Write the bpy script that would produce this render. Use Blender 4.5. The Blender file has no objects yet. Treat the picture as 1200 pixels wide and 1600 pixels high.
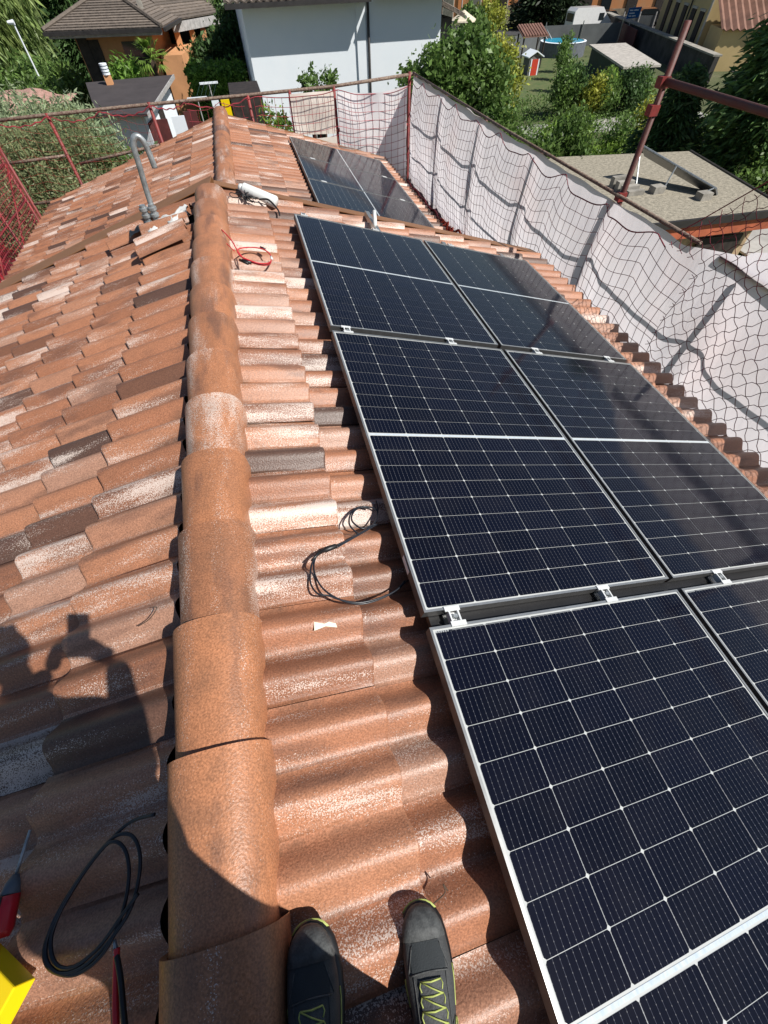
import bpy, math, random
import numpy as np
from mathutils import Vector, Matrix, Euler
R = math.radians
rnd = random.Random(7)
nr = np.random.RandomState(11)

# ------------------------------------------------------------------ camera, sky, sun, exposure
scn = bpy.context.scene
COL = scn.collection
cam_d = bpy.data.cameras.new('camera'); cam = bpy.data.objects.new('camera', cam_d); COL.objects.link(cam)
CX = Vector((0.39759, 0.13523, 1.27920))
ax_r = Vector((0.96917846, -0.24533396, -0.02245802))
ax_d = Vector((-0.21186337, -0.78347775, -0.58418878))
ax_f = Vector((0.12572599, 0.57094121, -0.81130704))
m3 = Matrix((ax_r, -ax_d, -ax_f)).transposed()
cam.matrix_world = Matrix.Translation(CX) @ m3.to_4x4()
cam_d.sensor_fit = 'VERTICAL'; cam_d.sensor_height = 32.0; cam_d.lens = 645.13 / 1600 * 32
cam_d.clip_start = 0.01; cam_d.clip_end = 1500
scn.camera = cam

SUN_DIR = Vector((-0.95, 0.80, -1.385)).normalized()
elev = math.asin(-SUN_DIR.z)
az_to_sun = math.atan2(-SUN_DIR.x, -SUN_DIR.y)
w = bpy.data.worlds.new('World'); scn.world = w; w.use_nodes = True
nt = w.node_tree; bg = nt.nodes['Background']
sky = nt.nodes.new('ShaderNodeTexSky'); sky.sky_type = 'NISHITA'; sky.sun_disc = False
sky.sun_elevation = elev; sky.sun_rotation = az_to_sun
sky.air_density = 1.0; sky.dust_density = 0.6; sky.ozone_density = 1.5
nt.links.new(sky.outputs[0], bg.inputs[0]); bg.inputs[1].default_value = 0.058
sd = bpy.data.lights.new('sun', 'SUN'); sd.energy = 5.0; sd.angle = R(0.5); sd.color = (1.0, 0.955, 0.89)
so = bpy.data.objects.new('sun', sd); COL.objects.link(so)
so.rotation_euler = SUN_DIR.to_track_quat('-Z', 'Y').to_euler(); so.location = (20, -20, 30)
scn.view_settings.view_transform = 'Standard'; scn.view_settings.look = 'None'
scn.view_settings.exposure = 0.24; scn.view_settings.gamma = 1.0
scn.view_settings.use_curve_mapping = False

# ------------------------------------------------------------------ materials
def nodes_of(name):
    m = bpy.data.materials.new(name); m.use_nodes = True
    return m, m.node_tree, m.node_tree.nodes, m.node_tree.links, m.node_tree.nodes['Principled BSDF']

def mk(name, col, rough=0.7, metal=0.0, spec=0.5, var=0.15, scale=6.0, bump=0.0, bscale=80.0, coat=0.0, col2=None,
       island=0.0, trans=0.0, stretch=(1, 1, 1), objrand=0.0, emit=None):
    """plain procedural material: base colour broken up by two noises, optional bump and per-island tint"""
    m, t, N, L, P = nodes_of(name)
    tc = N.new('ShaderNodeTexCoord'); mp = N.new('ShaderNodeMapping'); mp.inputs['Scale'].default_value = stretch
    L.new(tc.outputs['Object'], mp.inputs[0])
    n1 = N.new('ShaderNodeTexNoise'); n1.inputs['Scale'].default_value = scale; n1.inputs['Detail'].default_value = 6
    n1.inputs['Roughness'].default_value = 0.65
    L.new(mp.outputs[0], n1.inputs['Vector'])
    mix = N.new('ShaderNodeMix'); mix.data_type = 'RGBA'
    c2 = col2 if col2 else tuple(c * (1 - 2.2 * var) for c in col)
    c1 = col if col2 else tuple(min(1, c * (1 + var)) for c in col)
    mix.inputs['A'].default_value = (*c1, 1); mix.inputs['B'].default_value = (*c2, 1)
    mr = N.new('ShaderNodeMapRange'); mr.inputs['From Min'].default_value = 0.35; mr.inputs['From Max'].default_value = 0.68
    L.new(n1.outputs['Fac'], mr.inputs[0]); L.new(mr.outputs[0], mix.inputs['Factor'])
    out = mix.outputs['Result']
    if island or objrand:
        if island:
            g = N.new('ShaderNodeNewGeometry'); src = g.outputs['Random Per Island']; amt = island
        else:
            g = N.new('ShaderNodeObjectInfo'); src = g.outputs['Random']; amt = objrand
        mr2 = N.new('ShaderNodeMapRange'); mr2.inputs['To Min'].default_value = 1 - amt; mr2.inputs['To Max'].default_value = 1 + amt
        L.new(src, mr2.inputs[0])
        hsv = N.new('ShaderNodeHueSaturation'); L.new(out, hsv.inputs['Color']); L.new(mr2.outputs[0], hsv.inputs['Value'])
        out = hsv.outputs[0]
    L.new(out, P.inputs['Base Color'])
    P.inputs['Roughness'].default_value = rough; P.inputs['Metallic'].default_value = metal
    P.inputs['Specular IOR Level'].default_value = spec; P.inputs['Coat Weight'].default_value = coat
    if emit: P.inputs['Emission Color'].default_value = (*emit, 1); P.inputs['Emission Strength'].default_value = 1
    if bump:
        nb = N.new('ShaderNodeTexNoise'); nb.inputs['Scale'].default_value = bscale; nb.inputs['Detail'].default_value = 3
        L.new(mp.outputs[0], nb.inputs['Vector'])
        b = N.new('ShaderNodeBump'); b.inputs['Strength'].default_value = min(1, bump); b.inputs['Distance'].default_value = 0.35 / bscale
        L.new(nb.outputs['Fac'], b.inputs['Height']); L.new(b.outputs[0], P.inputs['Normal'])
    if trans:
        tr = N.new('ShaderNodeBsdfTranslucent'); L.new(out, tr.inputs[0])
        ms = N.new('ShaderNodeMixShader'); ms.inputs[0].default_value = trans
        L.new(P.outputs[0], ms.inputs[1]); L.new(tr.outputs[0], ms.inputs[2])
        L.new(ms.outputs[0], N['Material Output'].inputs[0])
    return m

def math_node(N, L, op, a, b=None, c=None):
    n = N.new('ShaderNodeMath'); n.operation = op
    for i, v in enumerate((a, b, c)):
        if v is None: continue
        if isinstance(v, (int, float)): n.inputs[i].default_value = v
        else: L.new(v, n.inputs[i])
    return n.outputs[0]

def mat_tile(name, cap=False):
    """glazed concrete tile: flamed terracotta, each roll its own firing tint, frosty white flecks that are part of the tile"""
    m, t, N, L, P = nodes_of(name)
    oi = N.new('ShaderNodeObjectInfo'); tc = N.new('ShaderNodeTexCoord')
    at = N.new('ShaderNodeAttribute'); at.attribute_name = 'roll'
    seed = math_node(N, L, 'MULTIPLY_ADD', at.outputs['Fac'], 13.37, math_node(N, L, 'MULTIPLY', oi.outputs['Random'], 911.0))
    wn = N.new('ShaderNodeTexWhiteNoise'); wn.noise_dimensions = '1D'; L.new(seed, wn.inputs['W'])
    wn2 = N.new('ShaderNodeTexWhiteNoise'); wn2.noise_dimensions = '1D'
    L.new(math_node(N, L, 'ADD', seed, 3.71), wn2.inputs['W'])
    # base colour per roll
    ramp = N.new('ShaderNodeValToRGB'); cr = ramp.color_ramp; cr.interpolation = 'LINEAR'
    e = cr.elements
    e[0].position = 0.0; e[0].color = (0.085, 0.050, 0.038, 1)
    e[1].position = 1.0; e[1].color = (0.40, 0.225, 0.155, 1)
    for p_, c_ in ((0.05, (0.12, 0.062, 0.043)), (0.10, (0.25, 0.108, 0.060)), (0.45, (0.365, 0.158, 0.086)), (0.72, (0.42, 0.193, 0.108)), (0.9, (0.375, 0.20, 0.133))):
        x = e.new(p_); x.color = (*c_, 1)
    if cap:
        for x in e:
            if x.position < 0.1: x.color = (0.24, 0.11, 0.065, 1)
            else: k_ = 0.86 + 0.26 * x.position; x.color = (0.42 * k_, 0.180 * k_, 0.088 * k_, 1)
    L.new(wn.outputs['Value'], ramp.inputs[0])
    # position noise, shifted per object so that no two tiles are alike
    mp = N.new('ShaderNodeMapping')
    comb = N.new('ShaderNodeCombineXYZ'); L.new(math_node(N, L, 'MULTIPLY', seed, 0.77), comb.inputs[0]); L.new(seed, comb.inputs[1])
    L.new(tc.outputs['Object'], mp.inputs[0]); L.new(comb.outputs[0], mp.inputs['Location'])
    mp.inputs['Scale'].default_value = (9, 9, 9) if cap else (3.0, 13, 13)
    nz = N.new('ShaderNodeTexNoise'); nz.inputs['Scale'].default_value = 1.0; nz.inputs['Detail'].default_value = 4; L.new(mp.outputs[0], nz.inputs['Vector'])
    if cap: mp.inputs['Scale'].default_value = (13, 3.0, 8)
    # dark flame
    dk = N.new('ShaderNodeMapRange'); dk.inputs['From Min'].default_value = 0.53; dk.inputs['From Max'].default_value = 0.66
    L.new(nz.outputs['Fac'], dk.inputs[0])
    mixd = N.new('ShaderNodeMix'); mixd.data_type = 'RGBA'; mixd.inputs['B'].default_value = (0.105, 0.058, 0.046, 1)
    L.new(math_node(N, L, 'MULTIPLY', dk.outputs[0], 0.5), mixd.inputs['Factor']); L.new(ramp.outputs[0], mixd.inputs['A'])
    # grain
    ng = N.new('ShaderNodeTexNoise'); ng.inputs['Scale'].default_value = 210; ng.inputs['Detail'].default_value = 3
    L.new(tc.outputs['Object'], ng.inputs['Vector'])
    gr = N.new('ShaderNodeMapRange'); gr.inputs['From Min'].default_value = 0.35; gr.inputs['From Max'].default_value = 0.65
    gr.inputs['To Min'].default_value = 0.72; gr.inputs['To Max'].default_value = 1.22
    L.new(ng.outputs['Fac'], gr.inputs[0])
    hs = N.new('ShaderNodeHueSaturation'); L.new(mixd.outputs['Result'], hs.inputs['Color']); L.new(gr.outputs[0], hs.inputs['Value'])
    # frosty flecks: fine threshold noise inside a long band
    nf = N.new('ShaderNodeTexNoise'); nf.inputs['Scale'].default_value = 260; nf.inputs['Detail'].default_value = 2.5
    nf.inputs['Roughness'].default_value = 0.7
    L.new(tc.outputs['Object'], nf.inputs['Vector'])
    mp2 = N.new('ShaderNodeMapping'); L.new(tc.outputs['Object'], mp2.inputs[0])
    comb2 = N.new('ShaderNodeCombineXYZ'); L.new(math_node(N, L, 'MULTIPLY', seed, 1.31), comb2.inputs[1]); L.new(seed, comb2.inputs[2])
    L.new(comb2.outputs[0], mp2.inputs['Location']); mp2.inputs['Scale'].default_value = (11, 1.6, 5) if cap else (1.6, 15, 10)
    nb_ = N.new('ShaderNodeTexNoise'); nb_.inputs['Scale'].default_value = 1.0; nb_.inputs['Detail'].default_value = 3; L.new(mp2.outputs[0], nb_.inputs['Vector'])
    # amount of frost: most tiles little, a few a lot
    amt = math_node(N, L, 'POWER', wn2.outputs['Value'], 3.2 if cap else 3.6)
    band = math_node(N, L, 'MULTIPLY', math_node(N, L, 'SUBTRACT', nb_.outputs['Fac'], 0.44), 2.1)
    cover = math_node(N, L, 'ADD', band, math_node(N, L, 'MULTIPLY', amt, 0.34 if cap else 0.58))
    thr = math_node(N, L, 'SUBTRACT', 0.742, math_node(N, L, 'MULTIPLY', cover, 0.44))
    sp = N.new('ShaderNodeMapRange')
    L.new(math_node(N, L, 'SUBTRACT', nf.outputs['Fac'], thr), sp.inputs[0])
    sp.inputs['From Min'].default_value = 0.0; sp.inputs['From Max'].default_value = 0.035
    mixw = N.new('ShaderNodeMix'); mixw.data_type = 'RGBA'; mixw.inputs['B'].default_value = (0.78, 0.68, 0.61, 1)
    L.new(math_node(N, L, 'MULTIPLY', sp.outputs[0], 0.72), mixw.inputs['Factor']); L.new(hs.outputs[0], mixw.inputs['A'])
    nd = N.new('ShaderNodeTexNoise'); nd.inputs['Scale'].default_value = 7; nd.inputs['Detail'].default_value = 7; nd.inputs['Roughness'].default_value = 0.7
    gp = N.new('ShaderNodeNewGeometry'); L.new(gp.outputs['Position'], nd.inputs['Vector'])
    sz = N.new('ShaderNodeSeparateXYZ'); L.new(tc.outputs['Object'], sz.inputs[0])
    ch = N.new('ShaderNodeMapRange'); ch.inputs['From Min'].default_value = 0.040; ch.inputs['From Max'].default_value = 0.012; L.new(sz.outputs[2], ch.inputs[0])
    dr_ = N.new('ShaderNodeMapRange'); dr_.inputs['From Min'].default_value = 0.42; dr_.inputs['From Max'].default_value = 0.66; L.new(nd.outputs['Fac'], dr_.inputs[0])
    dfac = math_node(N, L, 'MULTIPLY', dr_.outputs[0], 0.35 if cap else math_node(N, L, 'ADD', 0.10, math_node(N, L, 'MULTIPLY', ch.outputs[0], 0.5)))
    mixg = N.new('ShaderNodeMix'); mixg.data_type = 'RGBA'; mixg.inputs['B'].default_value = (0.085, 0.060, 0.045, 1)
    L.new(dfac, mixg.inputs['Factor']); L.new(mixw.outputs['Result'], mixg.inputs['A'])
    L.new(mixg.outputs['Result'], P.inputs['Base Color'])
    P.inputs['Roughness'].default_value = 0.43; P.inputs['Specular IOR Level'].default_value = 0.5
    # granular relief
    bmp = N.new('ShaderNodeBump'); bmp.inputs['Strength'].default_value = 0.5; bmp.inputs['Distance'].default_value = 0.0030
    nb2 = N.new('ShaderNodeTexNoise'); nb2.inputs['Scale'].default_value = 160; nb2.inputs['Detail'].default_value = 4
    L.new(tc.outputs['Object'], nb2.inputs['Vector'])
    L.new(nb2.outputs['Fac'], bmp.inputs['Height'])
    L.new(bmp.outputs[0], P.inputs['Normal'])
    return m

def mat_cell():
    """monocrystalline half cell: navy silicon with fine busbars and solder dots, under glass"""
    m, t, N, L, P = nodes_of('solar_cell')
    tc = N.new('ShaderNodeTexCoord'); sx = N.new('ShaderNodeSeparateXYZ'); L.new(tc.outputs['Object'], sx.inputs[0])
    x, y = sx.outputs[0], sx.outputs[1]
    # ten busbars across .182 m, running along y
    fx = math_node(N, L, 'FRACT', math_node(N, L, 'ADD', math_node(N, L, 'MULTIPLY', x, 10 / 0.182), 10.5))
    dx = math_node(N, L, 'ABSOLUTE', math_node(N, L, 'SUBTRACT', fx, 0.5))
    bus = math_node(N, L, 'LESS_THAN', dx, 0.026)
    dotx = math_node(N, L, 'LESS_THAN', dx, 0.045)
    fy = math_node(N, L, 'FRACT', math_node(N, L, 'ADD', math_node(N, L, 'MULTIPLY', y, 7 / 0.091), 10.5))
    dy = math_node(N, L, 'ABSOLUTE', math_node(N, L, 'SUBTRACT', fy, 0.5))
    doty = math_node(N, L, 'LESS_THAN', dy, 0.09)
    dot = math_node(N, L, 'MULTIPLY', dotx, doty)
    oi = N.new('ShaderNodeObjectInfo')
    mixc = N.new('ShaderNodeMix'); mixc.data_type = 'RGBA'
    mixc.inputs['A'].default_value = (0.0024, 0.0032, 0.0085, 1); mixc.inputs['B'].default_value = (0.0032, 0.0042, 0.0115, 1)
    L.new(oi.outputs['Random'], mixc.inputs['Factor'])
    m1 = N.new('ShaderNodeMix'); m1.data_type = 'RGBA'; m1.inputs['B'].default_value = (0.062, 0.066, 0.085, 1)
    L.new(bus, m1.inputs['Factor']); L.new(mixc.outputs['Result'], m1.inputs['A'])
    m2 = N.new('ShaderNodeMix'); m2.data_type = 'RGBA'; m2.inputs['B'].default_value = (0.15, 0.15, 0.155, 1)
    L.new(dot, m2.inputs['Factor']); L.new(m1.outputs['Result'], m2.inputs['A'])
    # faint dust
    nz = N.new('ShaderNodeTexNoise'); nz.inputs['Scale'].default_value = 9; nz.inputs['Detail'].default_value = 6
    g = N.new('ShaderNodeNewGeometry'); L.new(g.outputs['Position'], nz.inputs['Vector'])
    dm = N.new('ShaderNodeMapRange'); dm.inputs['From Min'].default_value = 0.45; dm.inputs['From Max'].default_value = 0.8; dm.inputs['To Max'].default_value = 0.012
    L.new(nz.outputs['Fac'], dm.inputs[0])
    m4 = N.new('ShaderNodeMix'); m4.data_type = 'RGBA'; m4.inputs['B'].default_value = (0.35, 0.31, 0.27, 1)
    L.new(dm.outputs[0], m4.inputs['Factor']); L.new(m2.outputs['Result'], m4.inputs['A'])
    L.new(m4.outputs['Result'], P.inputs['Base Color'])
    P.inputs['Roughness'].default_value = 0.09; P.inputs['Specular IOR Level'].default_value = 0.27
    return m

def mat_cloth(name, col, trans=0.5, stain=(0.55, 0.42, 0.30), stamt=0.15):
    m, t, N, L, P = nodes_of(name)
    tc = N.new('ShaderNodeTexCoord')
    nz = N.new('ShaderNodeTexNoise'); nz.inputs['Scale'].default_value = 1.3; nz.inputs['Detail'].default_value = 7; L.new(tc.outputs['Object'], nz.inputs['Vector'])
    mr = N.new('ShaderNodeMapRange'); mr.inputs['From Min'].default_value = 0.5; mr.inputs['From Max'].default_value = 0.75; mr.inputs['To Max'].default_value = stamt
    L.new(nz.outputs['Fac'], mr.inputs[0])
    mx = N.new('ShaderNodeMix'); mx.data_type = 'RGBA'; mx.inputs['A'].default_value = (*col, 1); mx.inputs['B'].default_value = (*stain, 1)
    L.new(mr.outputs[0], mx.inputs['Factor'])
    L.new(mx.outputs['Result'], P.inputs['Base Color']); P.inputs['Roughness'].default_value = 0.45
    nb = N.new('ShaderNodeTexNoise'); nb.inputs['Scale'].default_value = 9; nb.inputs['Detail'].default_value = 6; nb.inputs['Distortion'].default_value = 1.0
    mpc = N.new('ShaderNodeMapping'); mpc.inputs['Scale'].default_value = (1.6, 1.6, 0.45); L.new(tc.outputs['Object'], mpc.inputs[0]); L.new(mpc.outputs[0], nb.inputs['Vector'])
    b = N.new('ShaderNodeBump'); b.inputs['Strength'].default_value = 0.3; b.inputs['Distance'].default_value = 0.012; L.new(nb.outputs['Fac'], b.inputs['Height'])
    L.new(b.outputs[0], P.inputs['Normal'])
    tr = N.new('ShaderNodeBsdfTranslucent'); L.new(mx.outputs['Result'], tr.inputs[0]); L.new(b.outputs[0], tr.inputs['Normal'])
    ms = N.new('ShaderNodeMixShader'); ms.inputs[0].default_value = trans
    L.new(P.outputs[0], ms.inputs[1]); L.new(tr.outputs[0], ms.inputs[2]); L.new(ms.outputs[0], N['Material Output'].inputs[0])
    return m

def mat_ground():
    m, t, N, L, P = nodes_of('ground_mix')
    tc = N.new('ShaderNodeTexCoord')
    a = N.new('ShaderNodeTexNoise'); a.inputs['Scale'].default_value = 0.16; a.inputs['Detail'].default_value = 8; L.new(tc.outputs['Object'], a.inputs['Vector'])
    b = N.new('ShaderNodeTexNoise'); b.inputs['Scale'].default_value = 5; b.inputs['Detail'].default_value = 8; L.new(tc.outputs['Object'], b.inputs['Vector'])
    r = N.new('ShaderNodeValToRGB'); e = r.color_ramp.elements
    e[0].position = 0.32; e[0].color = (0.045, 0.060, 0.022, 1); e[1].position = 0.72; e[1].color = (0.20, 0.17, 0.11, 1)
    x = e.new(0.5); x.color = (0.085, 0.10, 0.038, 1)
    ad = math_node(N, L, 'ADD', math_node(N, L, 'MULTIPLY', a.outputs['Fac'], 0.6), math_node(N, L, 'MULTIPLY', b.outputs['Fac'], 0.4))
    L.new(ad, r.inputs[0]); L.new(r.outputs[0], P.inputs['Base Color']); P.inputs['Roughness'].default_value = 0.95
    bp = N.new('ShaderNodeBump'); bp.inputs['Distance'].default_value = 0.1; L.new(b.outputs['Fac'], bp.inputs['Height']); L.new(bp.outputs[0], P.inputs['Normal'])
    return m

def leafmat(name, c1, c2, isl=0.5, trans=0.4, rough=0.45):
    c1 = tuple(min(.40, c * 2.1) for c in c1); c2 = tuple(c * 2.15 for c in c2)
    return mk(name, c1, rough=rough, col2=c2, scale=0.9, island=isl, trans=trans, spec=0.35)

M = {}
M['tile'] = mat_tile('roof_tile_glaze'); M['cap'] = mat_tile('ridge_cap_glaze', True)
M['cell'] = mat_cell()
M['back'] = mk('panel_backsheet', (0.52, 0.54, 0.53), rough=0.16, var=0.03, coat=0.5)
M['strip'] = mk('interconnect_strip', (0.60, 0.64, 0.66), rough=0.15, col2=(0.42, 0.52, 0.62), scale=70, stretch=(1, 0.35, 1), coat=0.6)
M['print'] = mk('grey_print', (0.33, 0.35, 0.36), rough=0.4)
M['alu'] = mk('anodised_aluminium', (0.46, 0.47, 0.46), rough=0.32, metal=0.75, var=0.08, scale=30)
M['clamp'] = mk('bright_clamp', (0.74, 0.76, 0.76), rough=0.35, metal=0.2, var=0.05)
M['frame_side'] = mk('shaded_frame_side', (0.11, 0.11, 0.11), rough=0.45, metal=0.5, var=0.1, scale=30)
M['alu_dark'] = mk('shaded_anodised_side', (0.30, 0.30, 0.30), rough=0.4, metal=0.7, var=0.08, scale=30)
M['steel'] = mk('galvanised_steel', (0.40, 0.43, 0.44), rough=0.42, metal=0.6, var=0.18, scale=25, bump=0.2)
M['deck'] = mk('roof_deck', (0.05, 0.035, 0.028), rough=0.95, bump=0.4, bscale=30)
M['brown_metal'] = mk('brown_coated_sheet', (0.25, 0.115, 0.048), rough=0.5, var=0.08, scale=3)
M['plaster_own'] = mk('ochre_plaster', (0.50, 0.36, 0.22), rough=0.9, bump=0.3)
M['rust'] = mk('oxide_red_pipe', (0.115, 0.024, 0.019), rough=0.6, col2=(0.10, 0.045, 0.035), scale=12, bump=0.3, bscale=60)
M['rust_b'] = mk('oxide_red_paint', (0.28, 0.03, 0.028), rough=0.55, col2=(0.13, 0.03, 0.025), scale=9, bump=0.2)
M['rail_worn'] = mk('worn_rail_pipe', (0.10, 0.045, 0.035), rough=0.7, col2=(0.30, 0.24, 0.18), scale=30, bump=0.5, bscale=60)
M['net'] = mk('red_net_cord', (0.24, 0.030, 0.050), rough=0.75, var=0.3, scale=4)
M['net_l'] = mk('bright_red_net_cord', (0.32, 0.035, 0.05), rough=0.75, var=0.3, scale=4)
M['cloth'] = mat_cloth('white_debris_sheet', (0.84, 0.80, 0.84), 0.78, stain=(0.86, 0.70, 0.70), stamt=0.5)
M['cloth3'] = mat_cloth('white_sunlit_sheet', (0.88, 0.86, 0.87), 0.22, stain=(0.74, 0.62, 0.58), stamt=0.4)
M['cloth2'] = mat_cloth('cream_debris_sheet', (0.92, 0.85, 0.76), 0.20, stain=(0.5, 0.36, 0.26), stamt=0.6)
M['plank'] = mk('weathered_plank', (0.115, 0.066, 0.045), rough=0.9, col2=(0.05, 0.032, 0.024), scale=7, stretch=(8, 1, 8), bump=0.6, bscale=40, objrand=0.3)
M['black'] = mk('black_rubber', (0.012, 0.012, 0.013), rough=0.42, var=0.2)
M['blackcable'] = mk('black_cable_jacket', (0.014, 0.017, 0.024), rough=0.33, var=0.2)
M['redcable'] = mk('red_cable_jacket', (0.60, 0.03, 0.04), rough=0.35, var=0.1)
M['white_plastic'] = mk('white_plastic', (0.74, 0.76, 0.74), rough=0.4, var=0.06, scale=12)
M['paper'] = mk('pale_paper_tape', (0.78, 0.76, 0.60), rough=0.7, var=0.06)
M['mortar'] = mk('white_mortar', (0.66, 0.66, 0.64), rough=0.9, bump=0.6, bscale=40)
M['yellow'] = mk('yellow_plastic', (0.86, 0.62, 0.005), rough=0.32, var=0.03)
M['redgrip'] = mk('red_grip', (0.62, 0.018, 0.03), rough=0.35, var=0.05)
M['greygrip'] = mk('grey_blue_grip', (0.09, 0.115, 0.14), rough=0.5)
M['shoe'] = mk('shoe_upper', (0.036, 0.040, 0.043), rough=0.75, col2=(0.062, 0.064, 0.064), scale=45, bump=0.9, bscale=380)
M['shoe_toe'] = mk('shoe_toe_cap', (0.085, 0.09, 0.09), rough=0.7, col2=(0.030, 0.033, 0.035), scale=60, bump=0.8, bscale=260)
M['shoe_pale'] = mk('shoe_grey_overlay', (0.15, 0.15, 0.14), rough=0.6, var=0.1, scale=60)
M['shoe_mesh'] = mk('shoe_mesh', (0.022, 0.028, 0.032), rough=0.8, bump=1.0, bscale=420)
M['lime'] = mk('lime_lace', (0.40, 0.46, 0.12), rough=0.6, var=0.15, scale=60)
M['trousers'] = mk('dark_work_trousers', (0.02, 0.022, 0.028), rough=0.9)
M['shirt'] = mk('dark_work_shirt', (0.03, 0.035, 0.05), rough=0.9)
M['skin'] = mk('skin', (0.50, 0.27, 0.18), rough=0.5, var=0.05)
M['hair'] = mk('dark_hair', (0.02, 0.014, 0.01), rough=0.6)
M['wall_white'] = mk('pale_blue_white_plaster', (0.76, 0.82, 0.87), rough=0.9, col2=(0.80, 0.85, 0.89), scale=1.2, bump=0.2)  # white plaster with the blue of skylit shade mixed into its colour
M['roof_grey'] = mk('lichened_grey_tile', (0.20, 0.165, 0.135), rough=0.95, col2=(0.115, 0.095, 0.08), scale=5, bump=0.8, bscale=9, objrand=0.25)
M['gutter'] = mk('dark_gutter', (0.035, 0.032, 0.032), rough=0.5)
M['gutter_w'] = mk('grey_white_fascia', (0.42, 0.41, 0.40), rough=0.5)
M['orange'] = mk('orange_plaster', (0.62, 0.31, 0.145), rough=0.9, var=0.08, scale=1.2)
M['orange_far'] = mk('faded_orange_plaster', (0.58, 0.22, 0.075), rough=0.9, col2=(0.50, 0.26, 0.13), scale=0.5)
M['stone_base'] = mk('grey_damp_plinth', (0.30, 0.25, 0.19), rough=0.95, var=0.2, scale=1)
M['yellow_wall'] = mk('cream_yellow_plaster', (0.62, 0.46, 0.22), rough=0.9, var=0.05, scale=0.5)
M['shutter'] = mk('dark_shutter', (0.035, 0.026, 0.022), rough=0.7, var=0.3)
M['shutter_g'] = mk('grey_shutter', (0.17, 0.17, 0.14), rough=0.7, var=0.2)
M['trim'] = mk('pale_stone_trim', (0.55, 0.50, 0.42), rough=0.85)
M['brown_roof'] = mk('brown_corrugated_sheet', (0.22, 0.115, 0.085), rough=0.6, var=0.15, scale=1)
M['concrete'] = mk('concrete', (0.34, 0.32, 0.28), rough=0.95, var=0.2, scale=2, bump=0.4, bscale=20)
M['gravel'] = mk('roof_gravel', (0.40, 0.36, 0.28), rough=0.95, col2=(0.17, 0.155, 0.12), scale=11, bump=1.0, bscale=26)
M['gravel_w'] = mk('pale_gravel_slab', (0.46, 0.43, 0.39), rough=0.95, var=0.15, scale=4, bump=0.4, bscale=14)
M['dark_wall'] = mk('dark_render', (0.07, 0.065, 0.062), rough=0.9, var=0.3, scale=1)
M['green_wall'] = mk('dark_green_sheet', (0.012, 0.045, 0.038), rough=0.7, var=0.25)
M['shade_net'] = mk('grey_privacy_screen', (0.11, 0.12, 0.125), rough=0.85, var=0.1, scale=1)
M['redwood'] = mk('dark_red_gate', (0.10, 0.022, 0.02), rough=0.7, var=0.2)
M['redpaint'] = mk('red_door_paint', (0.55, 0.05, 0.025), rough=0.5, var=0.08)
M['graywood'] = mk('grey_timber', (0.16, 0.16, 0.15), rough=0.85, stretch=(6, 6, 1), var=0.2)
M['asphalt'] = mk('asphalt', (0.055, 0.055, 0.058), rough=0.92, var=0.2, scale=2, bump=0.5, bscale=40)
M['pave'] = mk('pale_paving', (0.40, 0.385, 0.36), rough=0.9, var=0.12, scale=1.5, bump=0.2)
M['ground'] = mat_ground()
M['lawn'] = mk('lawn_green', (0.060, 0.105, 0.028), rough=0.95, col2=(0.13, 0.135, 0.05), scale=2.2, bump=0.8, bscale=30)
M['water'] = mk('pool_water', (0.015, 0.46, 0.72), rough=0.05, var=0.08, scale=3, bump=0.2, bscale=6)
M['poolwall'] = mk('grey_blue_pool_wall', (0.14, 0.155, 0.18), rough=0.6)
M['vanwhite'] = mk('white_van_paint', (0.78, 0.79, 0.80), rough=0.25, coat=0.6, var=0.03)
M['glass'] = mk('dark_window_glass', (0.02, 0.026, 0.03), rough=0.06, var=0.1)
M['carpaint'] = mk('dark_car_paint', (0.025, 0.027, 0.032), rough=0.2, coat=1.0)
M['blue'] = mk('blue_sign', (0.01, 0.12, 0.36), rough=0.4, var=0.05)
M['bluered'] = mk('bright_red_bodywork', (0.62, 0.006, 0.022), rough=0.3, coat=0.4, var=0.05)
M['tan'] = mk('cream_canvas', (0.68, 0.60, 0.46), rough=0.9)
M['pinktile'] = mk('pinkish_old_tile', (0.46, 0.29, 0.24), rough=0.95, col2=(0.25, 0.13, 0.10), scale=9, bump=0.8, bscale=14)
M['bark'] = mk('bark', (0.075, 0.05, 0.034), rough=0.95, bump=0.8, bscale=30)
M['bituminous'] = mk('dark_felt_roof', (0.052, 0.044, 0.046), rough=0.9, var=0.1, scale=2)
M['slate_panel'] = mk('old_collector_panel', (0.10, 0.105, 0.11), rough=0.3, var=0.2)
M['lf_fig'] = leafmat('leaf_mid_green', (0.082, 0.130, 0.032), (0.036, 0.068, 0.018))
M['lf_yel'] = leafmat('leaf_yellow_green', (0.235, 0.215, 0.028), (0.12, 0.15, 0.03))
M['lf_bright'] = leafmat('leaf_bright_green', (0.125, 0.185, 0.032), (0.052, 0.095, 0.02))
M['lf_dark'] = leafmat('leaf_dark_green', (0.045, 0.080, 0.026), (0.024, 0.048, 0.016))
M['lf_pine'] = leafmat('needle_grey_green', (0.125, 0.142, 0.068), (0.080, 0.094, 0.044), isl=0.28, trans=0.35)
M['lf_blue'] = leafmat('needle_blue_green', (0.16, 0.20, 0.11), (0.10, 0.14, 0.078), isl=0.28, trans=0.3)
M['lf_con'] = leafmat('conifer_green', (0.070, 0.125, 0.034), (0.030, 0.060, 0.019), trans=0.25)
M['lf_willow'] = leafmat('willow_green', (0.15, 0.19, 0.06), (0.06, 0.095, 0.032))
M['lf_black'] = leafmat('cypress_dark', (0.020, 0.032, 0.014), (0.010, 0.018, 0.008), trans=0.08)
M['lf_hedge'] = leafmat('hedge_green', (0.10, 0.175, 0.026), (0.05, 0.10, 0.018))

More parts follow.
